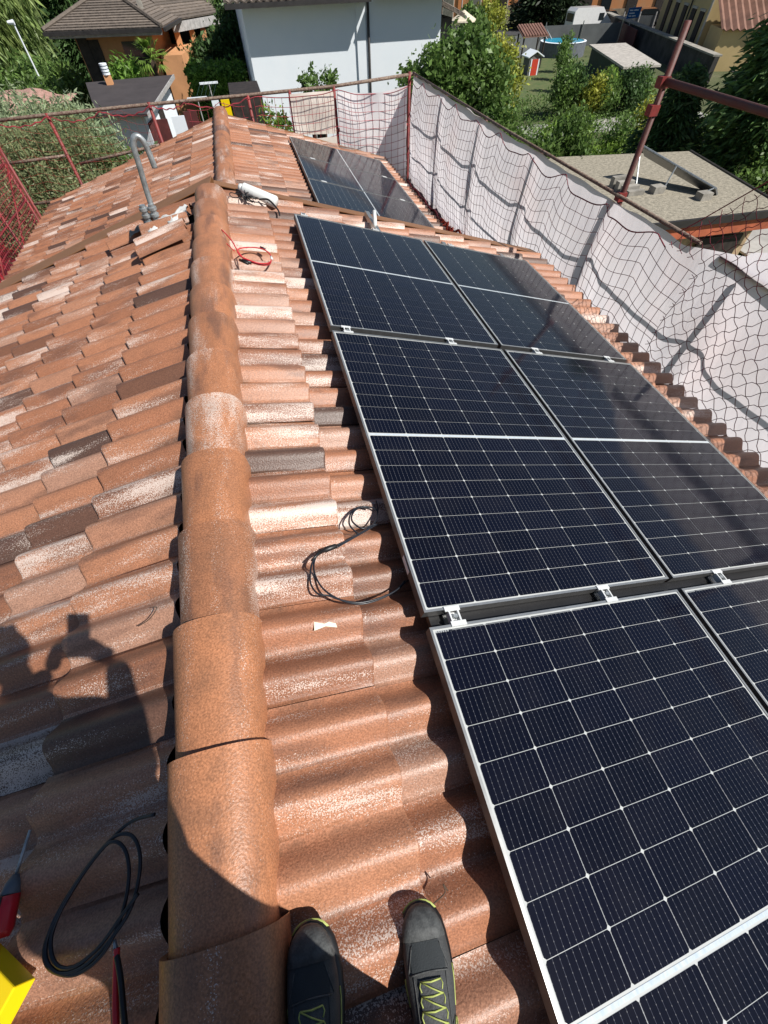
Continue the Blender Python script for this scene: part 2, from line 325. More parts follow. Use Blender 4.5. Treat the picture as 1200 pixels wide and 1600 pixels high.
# ------------------------------------------------------------------ mesh helpers
class MB:
    def __init__(s): s.v = []; s.f = []
    def add(s, vs, fs):
        b = len(s.v); s.v += [tuple(p) for p in vs]; s.f += [tuple(b + i for i in f) for f in fs]; return s
    def hexa(s, b4, t4):
        return s.add(list(b4) + list(t4), [(3, 2, 1, 0), (4, 5, 6, 7), (0, 1, 5, 4), (1, 2, 6, 5), (2, 3, 7, 6), (3, 0, 4, 7)])
    def box(s, x0, x1, y0, y1, z0, z1):
        return s.hexa([(x0, y0, z0), (x1, y0, z0), (x1, y1, z0), (x0, y1, z0)], [(x0, y0, z1), (x1, y0, z1), (x1, y1, z1), (x0, y1, z1)])
    def prism(s, poly, z0, z1):
        n = len(poly)
        b = [(p[0], p[1], z0 if len(p) < 3 else p[2] + z0) for p in poly]; t = [(p[0], p[1], z1 if len(p) < 3 else p[2] + z1) for p in poly]
        return s.add(b + t, [tuple(range(n - 1, -1, -1)), tuple(range(n, 2 * n))] + [(i, (i + 1) % n, n + (i + 1) % n, n + i) for i in range(n)])
    def obox(s, o, ex, ey, ez):
        o, ex, ey, ez = map(Vector, (o, ex, ey, ez))
        return s.hexa([o, o + ex, o + ex + ey, o + ey], [o + ez, o + ex + ez, o + ex + ey + ez, o + ey + ez])
    def tube(s, pts, r, n=8, caps=True):
        pts = [Vector(p) for p in pts]; rs = r if isinstance(r, (list, tuple)) else [r] * len(pts)
        base = len(s.v); prev = None
        for i, p in enumerate(pts):
            d = (pts[min(i + 1, len(pts) - 1)] - pts[max(i - 1, 0)]).normalized()
            if prev is None:
                up = Vector((0, 0, 1)) if abs(d.z) < 0.9 else Vector((1, 0, 0)); a = d.cross(up).normalized()
            else: a = (prev - d * prev.dot(d)).normalized()
            prev = a; b = d.cross(a)
            for k in range(n):
                q = p + (a * math.cos(2 * math.pi * k / n) + b * math.sin(2 * math.pi * k / n)) * rs[i]; s.v.append(tuple(q))
        for i in range(len(pts) - 1):
            for k in range(n):
                s.f.append((base + i * n + k, base + i * n + (k + 1) % n, base + (i + 1) * n + (k + 1) % n, base + (i + 1) * n + k))
        if caps:
            s.f.append(tuple(base + k for k in range(n - 1, -1, -1))); e = base + (len(pts) - 1) * n; s.f.append(tuple(e + k for k in range(n)))
        return s
    def grid(s, P):  # P: list of rows of points
        r, c = len(P), len(P[0]); b = len(s.v)
        for row in P: s.v += [tuple(p) for p in row]
        for i in range(r - 1):
            for j in range(c - 1): s.f.append((b + i * c + j, b + i * c + j + 1, b + (i + 1) * c + j + 1, b + (i + 1) * c + j))
        return s

def mesh_from(name, mb, mat, smooth=False):
    me = bpy.data.meshes.new(name); me.from_pydata(mb.v, [], mb.f); me.update()
    me.materials.append(mat)
    if smooth: me.polygons.foreach_set('use_smooth', [True] * len(me.polygons))
    return me

def link(name, data, parent=None, loc=None, rot=None, kind=None):
    o = bpy.data.objects.new(name, data); COL.objects.link(o)
    if parent is not None: o.parent = parent
    if loc is not None: o.location = loc
    if rot is not None: o.rotation_euler = rot
    if kind: o['kind'] = kind
    return o

WLOC = {}
def thing(name, label, cat, loc=(0, 0, 0), group=None):
    o = link(name, None, None, loc); o['label'] = label; o['category'] = cat
    if group: o['group'] = group
    WLOC[o.name] = Vector(loc); return o

def wl(o):
    return WLOC.get(o.name, Vector((0, 0, 0)))

def part(name, mb, mat, parent=None, smooth=False, kind=None, origin=None):
    """mb in world coordinates; a part sits under its thing (which is never rotated)"""
    off = Vector(origin) if origin is not None else (wl(parent) if parent is not None else Vector((0, 0, 0)))
    mb2 = MB(); mb2.f = mb.f; mb2.v = [(p[0] - off.x, p[1] - off.y, p[2] - off.z) for p in mb.v]
    me = mesh_from(name, mb2, mat, smooth)
    o = link(name, me, parent, off - (wl(parent) if parent is not None else Vector((0, 0, 0))), None, kind)
    WLOC[o.name] = off
    return o

def solo(name, mb, mat, label, cat, origin, smooth=False, group=None):
    o = part(name, mb, mat, None, smooth, None, origin); o['label'] = label; o['category'] = cat
    if group: o['group'] = group
    return o

def struct(name, mb, mat, smooth=False):
    return part(name, mb, mat, None, smooth, 'structure')

def catmull(pts, n=8):
    pts = [Vector(p) for p in pts]; out = []
    for i in range(len(pts) - 1):
        p0 = pts[max(i - 1, 0)]; p1 = pts[i]; p2 = pts[i + 1]; p3 = pts[min(i + 2, len(pts) - 1)]
        for k in range(n):
            t = k / n
            out.append(0.5 * ((2 * p1) + (-p0 + p2) * t + (2 * p0 - 5 * p1 + 4 * p2 - p3) * t * t + (-p0 + 3 * p1 - 3 * p2 + p3) * t ** 3))
    out.append(pts[-1]); return out

PIT = 0.27956
cp, sp_ = math.cos(PIT), math.sin(PIT)
def RS(u, v, h=0.0, z0=0.0):   # point on the right slope: u down the slope, v along the ridge, h above it
    return Vector((u * cp + h * sp_, v, -u * sp_ + h * cp + z0))
def LS(u, v, h=0.0, z0=0.0):
    return Vector((-u * cp - h * sp_, v, -u * sp_ + h * cp + z0))

# ------------------------------------------------------------------ the ground and what is flat on it
GZ = -6.0
struct('ground', MB().grid([[(x, y, GZ) for x in (-400, -40, 0, 60, 400)] for y in (-60, 0, 60, 120, 700)]), M['ground'])
struct('lawn', MB().prism([(19, 36), (33, 35.5), (37, 52), (24, 57), (18, 47)], GZ + 0.004, GZ + 0.03), M['lawn'])
struct('path', MB().prism([(17, 29.5), (30, 30), (30, 33.0), (17, 32.5)], GZ + 0.004, GZ + 0.04), M['pave'])
struct('garden_path', MB().prism([(-3, 20), (2, 20), (2, 27), (-2.4, 27)], GZ + 0.004, GZ + 0.04), M['pave'])
# street that runs between the long wall and the yellow house, then turns along the orange houses
struct('road', MB().prism([(39.0, 30), (48, 26), (51, 60), (60, 76), (30, 83), (28, 72), (45, 68), (44.6, 60)], GZ + 0.008, GZ + 0.05), M['asphalt'])
struct('pavement', MB().prism([(44.7, 62.5), (47.6, 61.5), (49.6, 66), (46.6, 67.5)], GZ + 0.05, GZ + 0.17), M['pave'])

# ------------------------------------------------------------------ roof tiles
TW, PITCH_R, EXPO = 0.31, 0.155, 0.338
def tile_mesh(name, L=0.405, nseg=26):
    xs = [-L, -0.012, -0.003, 0.0]; dz = [0.0, 0.0, -0.0012, -0.006]
    V = []; F = []; roll = []
    def prof(t):
        s = (t % PITCH_R) / PITCH_R
        d = abs(s - 0.46)
        h = 0.050 * max(0.0, 0.5 + 0.5 * math.cos(math.pi * min(1, d / 0.46))) ** 0.72
        return h
    ts = [TW * i / nseg for i in range(nseg + 1)]
    for i, x in enumerate(xs):
        for j, t in enumerate(ts):
            tt = min(t, TW - 1e-4); lift = 0.031 * (1 + x / EXPO)
            z = prof(tt) + lift + 0.010 + dz[i] + (0.005 * (1 - t / 0.02) if t < 0.02 else 0.0)
            V.append((x, t, z)); roll.append(0.0 if t < TW / 2 else 1.0)
    n = nseg + 1
    for i in range(3):
        for j in range(nseg): F.append((i * n + j, (i + 1) * n + j, (i + 1) * n + j + 1, i * n + j + 1))
    b = len(V)   # end face and near side skirt
    for j, t in enumerate(ts):
        q = V[3 * n + j]; V.append((q[0] - 0.002, q[1], q[2] - 0.016)); roll.append(roll[3 * n + j])
    for j in range(nseg): F.append((3 * n + j, b + j, b + j + 1, 3 * n + j + 1))
    c = len(V)
    V += [(-L, 0, V[0][2] - 0.012), (0, 0, V[3 * n][2] - 0.0135)]; roll += [0.0, 0.0]
    F.append((0, c, c + 1, 3 * n))
    me = bpy.data.meshes.new(name); me.from_pydata(V, [], F); me.update(); me.materials.append(M['tile'])
    sm = [len(f) == 4 and max(f) < 4 * n for f in F]
    me.polygons.foreach_set('use_smooth', sm)
    a = me.attributes.new('roll', 'FLOAT', 'POINT'); a.data.foreach_set('value', roll)
    me.set_sharp_from_angle(angle=R(50))
    return me
TILE = tile_mesh('roof_tile')

def cap_mesh(name, end=False):
    L = 0.40; ns = 18; rows = 5; V = []; F = []
    for i in range(rows + (3 if end else 0)):
        if i < rows:
            y = -0.0 + L * i / (rows - 1); w_ = 0.108 + 0.020 * (i / (rows - 1)); hh = 0.101 + 0.019 * (i / (rows - 1))
        else:
            k = i - rows + 1; y = L + 0.030 * math.sin(k * 0.5); s_ = math.cos(k * 0.5); w_ = 0.128 * s_; hh = 0.120 * s_
        for j in range(ns + 1):
            a = math.pi * j / ns
            ca, sa = math.cos(a), math.sin(a)
            V.append((-w_ * math.copysign(abs(ca) ** 0.85, ca), y, 0.028 + hh * sa ** 0.82 if sa > 1e-6 else 0.028))
    n = ns + 1; R_ = rows + (3 if end else 0)
    for i in range(R_ - 1):
        for j in range(ns): F.append((i * n + j, i * n + j + 1, (i + 1) * n + j + 1, (i + 1) * n + j))
    for row, sgn in ((0, 1), (R_ - 1, -1)):   # thickness at both rims
        b = len(V)
        for j in range(n):
            q = V[row * n + j]; V.append((q[0] * 0.90, q[1] + sgn * 0.003, 0.028 + (q[2] - 0.028) * 0.88 - 0.002))
        for j in range(ns): F.append((row * n + j, b + j, b + j + 1, row * n + j + 1))
    for j in (0, ns):  # side lips
        b = len(V)
        for i in range(R_): q = V[i * n + j]; V.append((q[0], q[1], q[2] - 0.03))
        for i in range(R_ - 1): F.append((i * n + j, (i + 1) * n + j, b + i + 1, b + i))
    me = bpy.data.meshes.new(name); me.from_pydata(V, [], F); me.update(); me.materials.append(M['cap'])
    me.polygons.foreach_set('use_smooth', [True] * len(F)); me.set_sharp_from_angle(angle=R(40))
    return me
CAP = cap_mesh('ridge_cap'); CAPE = cap_mesh('ridge_cap_end', True)

def tile_roof(root, z0, v0, ncol, first_l, n_l, first_r, n_r, expo, keep, skipl=()):
    """lays every tile as a part of the house; the ones under the panels become one joined part"""
    base = wl(root); hid = []
    for side in (-1, 1):
        first, n = (first_l, n_l) if side < 0 else (first_r, n_r)
        for c in range(n):
            u = first + expo * c
            for k in range(ncol):
                v = v0 + TW * k
                jit = Vector((rnd.uniform(-.004, .004), rnd.uniform(-.002, .002), rnd.uniform(-.002, .0025)))
                yaw = rnd.uniform(-.006, .006); roll_ = rnd.uniform(-.008, .008)
                if side > 0:
                    p = RS(u + jit.x, v, 0.006 + jit.z, z0); p.y += jit.y; rot = Euler((roll_, PIT + rnd.uniform(-.004, .004), yaw))
                else:
                    p = LS(u + jit.x, v + TW, 0.006 + jit.z, z0); p.y += jit.y; rot = Euler((roll_, PIT + rnd.uniform(-.004, .004), math.pi + yaw))
                if (side < 0 and (c, k) in skipl): continue
                if keep(side, u, v): link('tile', TILE, root, p - base, rot)
                else: hid.append(Matrix.Translation(p - base) @ rot.to_matrix().to_4x4())
    if hid:
        V0 = np.array([tuple(v.co) for v in TILE.vertices]); n0 = len(V0); VV = []; FF = []; RR = []
        F0 = [tuple(p.vertices) for p in TILE.polygons]
        r0 = [d.value for d in TILE.attributes['roll'].data]
        for i, mt in enumerate(hid):
            A = np.array(mt); VV.append(V0 @ A[:3, :3].T + A[:3, 3]); FF += [tuple(q + i * n0 for q in f) for f in F0]; RR += [x + 2 * i for x in r0]
        me = bpy.data.meshes.new('tile_field'); me.from_pydata(np.concatenate(VV).tolist(), [], FF); me.update(); me.materials.append(M['tile'])
        me.polygons.foreach_set('use_smooth', [True] * len(FF)); a = me.attributes.new('roll', 'FLOAT', 'POINT'); a.data.foreach_set('value', RR)
        me.set_sharp_from_angle(angle=R(50))
        link('tile_field', me, root, None, None, 'stuff')

HB = Vector((0, 2.0, GZ))
house = thing('house', 'house with terracotta tiled gable roof under the six large solar panels', 'house', HB)
def keep_near(side, u, v):
    if v < -0.45: return False
    if side > 0: return (u < 0.9 or u > 2.7)
    return u < 2.35
OPEN = {(0, 16), (1, 15)}     # tiles taken off at the foot of the steel mast
OPEN = {(0, 16)}
tile_roof(house, 0.0, -0.79, 18, 0.556, 10, 0.423, 10, EXPO, keep_near, OPEN)
V_END = -0.79 + TW * 18      # 4.79
def cap_run(root, z0, v_first, n, last_end):
    base = wl(root)
    for i in range(n):
        v = v_first + 0.345 * i
        e = (i == n - 1)
        o = link('ridge_cap', CAPE if e else CAP, root, Vector((rnd.uniform(-.003, .003) - 0.012, v, z0 + rnd.uniform(-.002, .002))) - base,
                 Euler((0.012, rnd.uniform(-.012, .012), rnd.uniform(-.005, .005))))
cap_run(house, 0.0, -0.385 - 0.345, 15, True)
# deck under the tiles, walls, fascia, gutters
deck = MB()
for s in (-1, 1):
    f = RS if s > 0 else LS
    ue = 3.40 if s > 0 else 3.55
    a, b, c, d = f(0, -0.9, -0.02), f(ue, -0.9, -0.02), f(ue, V_END - 0.01, -0.02), f(0, V_END - 0.01, -0.02)
    dn = Vector((0, 0, -0.14)); deck.hexa([a + dn, b + dn, c + dn, d + dn], [a, b, c, d])
part('roof_deck', deck, M['deck'], house)
EX = 2.75
part('wall', MB().box(-EX, EX, -0.6, 4.55, GZ, -1.02), M['plaster_own'], house)
# brown sheet flashing over the verge: flat top strip with a drop face
fl = MB()
for f, wd_, u1 in ((RS, 0.20, 3.50), (LS, 0.34, 3.62)):
    y0, y1, dz_ = V_END - 0.02, V_END + wd_, -0.03
    fl.hexa([f(0, y0, 0.066), f(u1, y0, 0.066), f(u1, y1, 0.066 + dz_), f(0, y1, 0.066 + dz_)], [f(0, y0, 0.072), f(u1, y0, 0.072), f(u1, y1, 0.072 + dz_), f(0, y1, 0.072 + dz_)])
    fl.hexa([f(0, y1 - 0.006, -0.45), f(u1, y1 - 0.006, -0.45), f(u1, y1, -0.45), f(0, y1, -0.45)], [f(0, y1 - 0.006, 0.063 + dz_), f(u1, y1 - 0.006, 0.063 + dz_), f(u1, y1, 0.063 + dz_), f(0, y1, 0.063 + dz_)])
part('verge_flashing', fl, M['brown_metal'], house)
gut = MB()
for x_, sg, yy0, yy1, zz in ((3.37, 1, -0.8, 4.8, -1.03), (-3.62, -1, -0.8, 4.8, -1.08)):
    arc = [(x_ + 0.065 * math.cos(a), zz - 0.065 * math.sin(a)) for a in [math.pi * k / 8 for k in range(9)]]
    gut.grid([[(x, yy0, z) for x, z in arc], [(x, yy1, z) for x, z in arc]])
part('gutter', gut, M['brown_metal'], house, True)

# lower roof beyond
Z2 = -0.58
HB2 = Vector((0, 8.0, GZ))
house2 = thing('house', 'lower house wing beyond the brown verge strip, with the small far row of solar panels', 'house', HB2)
def keep_far(side, u, v):
    if side > 0: return (u < 1.2 or u > 2.75) and v > 5.0
    return u < 3.0 and v > 5.5
tile_roof(house2, Z2, 4.95, 19, 0.540, 10, 0.423, 9, 0.343, keep_far)
cap_run(house2, Z2, 5.02, 17, True)
V2E = 4.95 + TW * 19
d2 = MB()
for s in (-1, 1):
    f = RS if s > 0 else LS
    ue = 3.15 if s > 0 else 3.62
    a, b, c, d = f(0, 4.9, -0.02, Z2), f(ue, 4.9, -0.02, Z2), f(ue, V2E, -0.02, Z2), f(0, V2E, -0.02, Z2)
    dn = Vector((0, 0, -0.14)); d2.hexa([a + dn, b + dn, c + dn, d + dn], [a, b, c, d])
part('roof_deck', d2, M['deck'], house2)
part('wall', MB().box(-2.9, 2.55, 4.92, V2E - 0.3, GZ, -1.62), M['plaster_own'], house2)
fl = MB()
for f, u1 in ((RS, 3.2), (LS, 3.66)):
    y0, y1 = V2E - 0.02, V2E + 0.08
    fl.hexa([f(0, y0, 0.055, Z2), f(u1, y0, 0.055, Z2), f(u1, y1, 0.055, Z2), f(0, y1, 0.055, Z2)], [f(0, y0, 0.061, Z2), f(u1, y0, 0.061, Z2), f(u1, y1, 0.061, Z2), f(0, y1, 0.061, Z2)])
    fl.hexa([f(0, y1 - 0.006, -0.2, Z2), f(u1, y1 - 0.006, -0.2, Z2), f(u1, y1, -0.2, Z2), f(0, y1, -0.2, Z2)], [f(0, y1 - 0.006, 0.053, Z2), f(u1, y1 - 0.006, 0.053, Z2), f(u1, y1, 0.053, Z2), f(0, y1, 0.053, Z2)])
part('verge_flashing', fl, M['brown_metal'], house2)

# ------------------------------------------------------------------ solar panels
PW, PL = 1.134, 1.722
def quadcell(w_, l_, c_):
    mb = MB(); a, b = w_ / 2, l_ / 2
    top = [(-a + c_, -b), (a - c_, -b), (a, -b + c_), (a, b - c_), (a - c_, b), (-a + c_, b), (-a, b - c_), (-a, -b + c_)]
    mb.prism(top, 0.0, 0.0005); return mesh_from('cell', mb, M['cell'])
CELL = quadcell(0.1824, 0.0916, 0.0050)
def frame_mesh():
    mb = MB(); t = 0.0085; hgt = 0.035
    mb.box(0, t, 0, PL, -hgt, 0.0015); mb.box(PW - t, PW, 0, PL, -hgt, 0.0015)
    mb.box(t, PW - t, 0, t, -hgt, 0.0015); mb.box(t, PW - t, PL - t, PL, -hgt, 0.0015)
    return mesh_from('frame', mb, M['alu'])
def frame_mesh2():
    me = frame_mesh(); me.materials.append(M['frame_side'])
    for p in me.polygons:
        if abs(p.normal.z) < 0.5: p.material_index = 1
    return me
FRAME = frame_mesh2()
BACK = mesh_from('backsheet', MB().box(0.0085, PW - 0.0085, 0.0085, PL - 0.0085, -0.006, -0.001), M['back'])
STRIP = mesh_from('interconnect_strip', MB().box(0.0135, PW - 0.0135, PL / 2 - 0.0042, PL / 2 + 0.0042, -0.0008, -0.0001), M['strip'])
pm = MB()
for k in range(6): pm.box(0.018 + k * 0.008, 0.0235 + k * 0.008, PL - 0.0205, PL - 0.0150, -0.0009, -0.0003)
pm.box(0.075, 0.30, PL - 0.0185, PL - 0.0170, -0.0009, -0.0003); pm.box(0.33, 0.62, PL - 0.0185, PL - 0.0170, -0.0009, -0.0003)
PRINT = mesh_from('margin_print', pm, M['print'])
def cell_positions():
    out = []
    for i in range(6):
        x = 0.016 + 0.091 + 0.184 * i
        for half in (0, 1):
            for j in range(9):
                y = 0.0150 + 0.0458 + 0.0931 * j
                out.append((x, y if half == 0 else PL - y))
    return out
CP = cell_positions()
def solar_panel(label, u0, v0, h, z0=0.0, landscape=False, singles=True, group='solar panels on the roof'):
    if not landscape:
        p = RS(u0, v0, h, z0); rot = Euler((0, PIT, 0))
    else:  # long side down the slope
        p = RS(u0, v0 + PW, h, z0); rot = (Matrix.Rotation(PIT, 3, 'Y') @ Matrix.Rotation(-math.pi / 2, 3, 'Z')).to_euler()
    o = thing('solar_panel', label, 'solar panel', p, group); o.rotation_euler = rot
    link('frame', FRAME, o); link('backsheet', BACK, o); link('interconnect_strip', STRIP, o); link('margin_print', PRINT, o)
    if singles:
        for x, y in CP: link('cell', CELL, o, (x, y, -0.0009))
    else:
        V0 = np.array([tuple(v.co) for v in CELL.vertices]); F0 = [tuple(q.vertices) for q in CELL.polygons]; VV = []; FF = []
        for i, (x, y) in enumerate(CP): VV.append(V0 + np.array([x, y, -0.0009])); FF += [tuple(q + i * len(V0) for q in f) for f in F0]
        me = bpy.data.meshes.new('cell_field'); me.from_pydata(np.concatenate(VV).tolist(), [], FF); me.materials.append(M['cell'])
        link('cell_field', me, o, None, None, 'stuff')
    return o
D0, H0, VA, GR, GC = 0.600, 0.1693, 0.5605, 0.0514, 0.0267
for r_, row in enumerate(('nearest', 'middle', 'farthest')):
    v0 = VA - PL + r_ * (PL + GR)
    for c_, side in enumerate(('left', 'right')):
        lab = {('nearest', 'left'): 'large solar panel nearest the shoes, its white centre strip crossing the bottom right corner',
               ('nearest', 'right'): 'solar panel of the nearest row, cut off by the right edge of the photo',
               ('middle', 'left'): 'solar panel in the middle row on the ridge side, black cable loop beside its edge',
               ('middle', 'right'): 'solar panel in the middle row on the eave side, dark reflection across its upper cells',
               ('farthest', 'left'): 'solar panel of the third row on the ridge side, by the red cable coil',
               ('farthest', 'right'): 'third row solar panel on the eave side, below the white sheet'}[(row, side)]
        solar_panel(lab, D0 + c_ * (PW + GC), v0, H0, group='large solar panels on the near roof')
far_lab = ['crosswise solar panel on the lower roof, nearest one, half hidden by the brown verge',
           'dusty solar panel lying crosswise on the lower roof, third from its far end',
           'dusty solar panel lying crosswise on the lower roof, second from its far end',
           'dusty solar panel lying crosswise on the lower roof, the farthest one by the netting']
VF = 10.02
for k in range(4):
    solar_panel(far_lab[k], 1.11, VF - (4 - k) * (PW + 0.022), 0.15, Z2, True, False, 'small far row of solar panels')

# rails, clamps
def rail_thing(lab, u, v0, v1, h, z0=0.0):
    mb = MB(); a = RS(u - 0.02, v0, h - 0.035 - 0.042, z0)
    ex = Vector((cp, 0, -sp_)) * 0.04; ez = Vector((sp_, 0, cp)) * 0.040
    mb.obox(a, ex, Vector((0, v1 - v0, 0)), ez)
    return mb
for i, u in enumerate((0.70, 1.37, 2.04, 2.70)):
    root = thing('mounting_rail', ['aluminium mounting rail under the panel edge nearest the ridge', 'aluminium mounting rail under the ridge-side panels, its end poking out past the top row',
                 'aluminium mounting rail under the eave-side panels, second from the eave', 'aluminium mounting rail under the outer part of the eave-side panels'][i], 'rail', RS(u, 2, 0.08), 'mounting rails under the panels')
    part('rail', rail_thing('', u, -1.2, 4.30 if i != 1 else 4.72, H0), M['alu'], root)
    if i == 1:
        part('end_cap', MB().tube([RS(u, 4.36, H0 - 0.06), RS(u, 4.42, H0 - 0.01), RS(u + .004, 4.50, H0 + 0.03)], 0.018, 8), M['white_plastic'], root, True)
for i, vg in enumerate((VA + GR / 2, VA + PL + GR * 1.5)):  # added black strips that stand in for deep shade between the panel rows
    a = RS(0.63, vg - 0.03, H0 - 0.062); solo('cross_rail', MB().obox(a, Vector((cp, 0, -sp_)) * 2.2, (0, 0.06, 0), Vector((sp_, 0, cp)) * 0.02), M['black'],
        ['dark cross rail in the gap below the middle row of panels', 'dark cross rail in the gap above the middle row of panels'][i], 'rail', a)
def clamp(lab, u, vc, end=False, z0=0.0, h=H0, gap=GR, lx=0.056):
    org = RS(u, vc, h, z0)
    root = thing('panel_clamp', lab, 'clamp', org, 'clamps holding the solar panels')
    ex = Vector((cp, 0, -sp_)); ey = Vector((0, 1, 0)); ez = Vector((sp_, 0, cp))
    def B(x0, x1, y0, y1, z0_, z1_): return MB().obox(org + ex * x0 + ey * y0 + ez * z0_, ex * (x1 - x0), ey * (y1 - y0), ez * (z1_ - z0_))
    pl = B(-lx / 2, lx / 2, -gap / 2 - 0.009, -gap / 2 + 0.008, 0.0020, 0.0055)
    if not end: q = B(-lx / 2 - 0.006, lx / 2 - 0.006, gap / 2 - 0.008, gap / 2 + 0.009, 0.0020, 0.0055); pl.add(q.v, q.f)
    for q in (B(-lx / 2 + .006, -lx / 2 + .012, -gap / 2 + 0.008, gap / 2 - 0.008, -0.02, 0.004), B(lx / 2 - .018, lx / 2 - .012, -gap / 2 + 0.008, gap / 2 - 0.008, -0.02, 0.004),
              B(-lx / 2 + .012, lx / 2 - .018, -gap / 2 + 0.008, gap / 2 - 0.008, -0.014, -0.010)): pl.add(q.v, q.f)
    part('clamp_plate', pl, M['clamp'], root)
    o = org + ez * -0.009
    part('bolt', MB().tube([o, o + ez * 0.012], 0.0085, 6), M['steel'], root)
for lab, u, v in (('left clamp of the nearest gap, at the corner of the bottom panel', 0.706, VA + GR / 2), ('middle clamp of the nearest gap between the panel rows', 1.372, VA + GR / 2),
                  ('clamp of the nearest gap close to the right edge of the photo', 2.043, VA + GR / 2), ('left clamp of the second gap between the panel rows', 0.695, VA + PL + GR * 1.5),
                  ('second clamp from the left in the second gap between the rows', 1.370, VA + PL + GR * 1.5), ('third clamp from the left in the second gap between the rows', 2.037, VA + PL + GR * 1.5),
                  ('rightmost clamp in the second gap, near the eave', 2.696, VA + PL + GR * 1.5)):
    clamp(lab, u, v)
for lab, u in (('end clamp on the top edge of the third row, near the ridge', 0.682), ('end clamp on the top edge of the third row, beside the poking rail end', 1.30), ('end clamp on the top edge of the third row, near the eave', 2.04)):
    clamp(lab, u, VA + 2 * (PL + GR) + GR / 2, True)
for k in range(1, 4):
    for u, nm in ((1.36, 'ridge-side'), (2.62, 'eave-side')):
        clamp('%s clamp between the crosswise panels of the far roof, %s gap' % (nm, ('nearest', 'middle', 'farthest')[k - 1]), u, VF - (4 - k) * (PW + 0.022) - 0.011, False, Z2, 0.15, 0.03, 0.08)

# ------------------------------------------------------------------ scaffold on the right side
XS = 3.84
sc = thing('scaffold', 'dark red tube scaffold along the right eave carrying the white sheet, with one tall pole', 'scaffold', (XS, 5.0, GZ))
PY = [11.3, 9.5, 7.75, 6.0, 4.33, 2.6, 0.9, -0.9]
for y in PY:
    top = 0.86 if abs(y - 4.33) < .01 else (0.60 if y < 4.3 else -0.275)
    if y == 2.6: top = -0.25
    part('post', MB().tube([(XS, y, GZ), (XS, y, -1), (XS + (0.02 if top > .8 else 0), y - (0.0), top)], 0.027 if top > .8 else 0.022, 10), M['rust'], sc, True)
part('rail', MB().tube([(XS - 0.045, 3.15, -0.235), (XS - 0.045, 7, -0.27), (XS - 0.045, 11.4, -0.27)], 0.017, 8), M['rail_worn'], sc, True)
part('rail', MB().tube([(XS - 0.045, -0.9, -0.25), (XS - 0.045, 2.9, -0.235)], 0.021, 8), M['rail_worn'], sc, True)
for z in (-0.62, -1.16):
    part('rail', MB().tube([(XS + 0.05, -0.9, z), (XS + 0.05, 11.4, z)], 0.012, 8), M['rust'], sc, True)
part('rail', MB().tube([(XS + 0.005, 4.40, 0.535), (XS + 0.005, -0.9, 0.525)], 0.026, 10), M['rust'], sc, True)
for (y, z) in ((4.33, 0.53), (4.33, -0.26), (4.33, 0.36)):
    part('coupler', MB().box(XS - 0.045, XS + 0.035, y - 0.035, y + 0.035, z - 0.035, z + 0.035), M['rust_b'], sc)
for i, y0 in enumerate(np.arange(-0.9, 11.2, 1.75)):
    for k in range(4):
        part('plank', MB().box(2.98 + k * 0.215, 2.98 + k * 0.215 + 0.205, y0 + 0.01, y0 + 1.74, -2.02, -1.975), M['plank'], sc)
part('toe_board', MB().box(3.80, 3.82, -0.9, 11.3, -1.97, -1.80), M['plank'], sc)
# back scaffold (far end) and left side, lighter red
YB = 11.36
sb = thing('scaffold', 'bright red rusty railing across the far end, in front of the white house and bushes', 'scaffold', (0, YB, GZ))
for x, z1 in ((3.72, -0.27), (2.20, -0.37), (1.34, -0.38), (0.55, -0.40), (-1.24, -0.39), (-3.0, -0.42), (-4.05, -0.45)):
    part('post', MB().tube([(x, YB, GZ), (x, YB, z1 + 0.02)], 0.030, 8), M['rust_b'], sb, True)
part('rail', MB().tube([(3.84, YB, -0.285), (2.2, YB, -0.365), (0.6, YB, -0.385), (-1.3, YB, -0.40), (-3.1, YB, -0.425), (-4.3, YB, -0.45)], 0.026, 8), M['rail_worn'], sb, True)
part('rail', MB().tube([(3.84, YB, -1.02), (-1.3, YB, -0.955)], 0.030, 8), M['rust_b'], sb, True)
part('rail', MB().tube([(-1.22, YB, -0.955), (-2.85, YB, -1.12)], 0.024, 8), M['rail_worn'], sb, True)
part('rail', MB().tube([(-3.0, YB, -0.985), (-4.1, YB, -1.02)], 0.024, 8), M['rail_worn'], sb, True)
part('rail', MB().tube([(-2.6, YB, -1.62), (-4.1, YB, -1.66)], 0.024, 8), M['rail_worn'], sb, True)
XL = -4.06
sl = thing('scaffold', 'bright red scaffold railing and toe boards below the left eave, dense red netting on it', 'scaffold', (XL, 10, GZ))
for y in (11.2, 9.9, 8.6, 7.3, 6.0):
    part('post', MB().tube([(XL, y, GZ), (XL, y, -0.45)], 0.023, 8), M['rust_b'], sl, True)
for z in (-0.47, -1.0, -1.55, -1.98):
    part('rail', MB().tube([(XL - 0.03, 11.3, z), (XL - 0.03, 6.0, z)], 0.02, 8), M['rust_b'], sl, True)
for (ya, za, yb, zb) in ((11.2, -1.0, 9.9, -1.9), (9.9, -1.0, 8.6, -1.9)):
    part('brace', MB().tube([(XL + .03, ya, za), (XL + .03, yb, zb)], 0.016, 6), M['rust_b'], sl, True)
for k in range(3):
    part('plank', MB().box(-3.98 + k * 0.2, -3.79 + k * 0.2, 6.0, 11.3, -2.16, -2.12), M['plank'], sl)
part('toe_board', MB().box(-4.02, -3.99, 6.0, 11.3, -2.11, -1.96), M['tan'], sl)

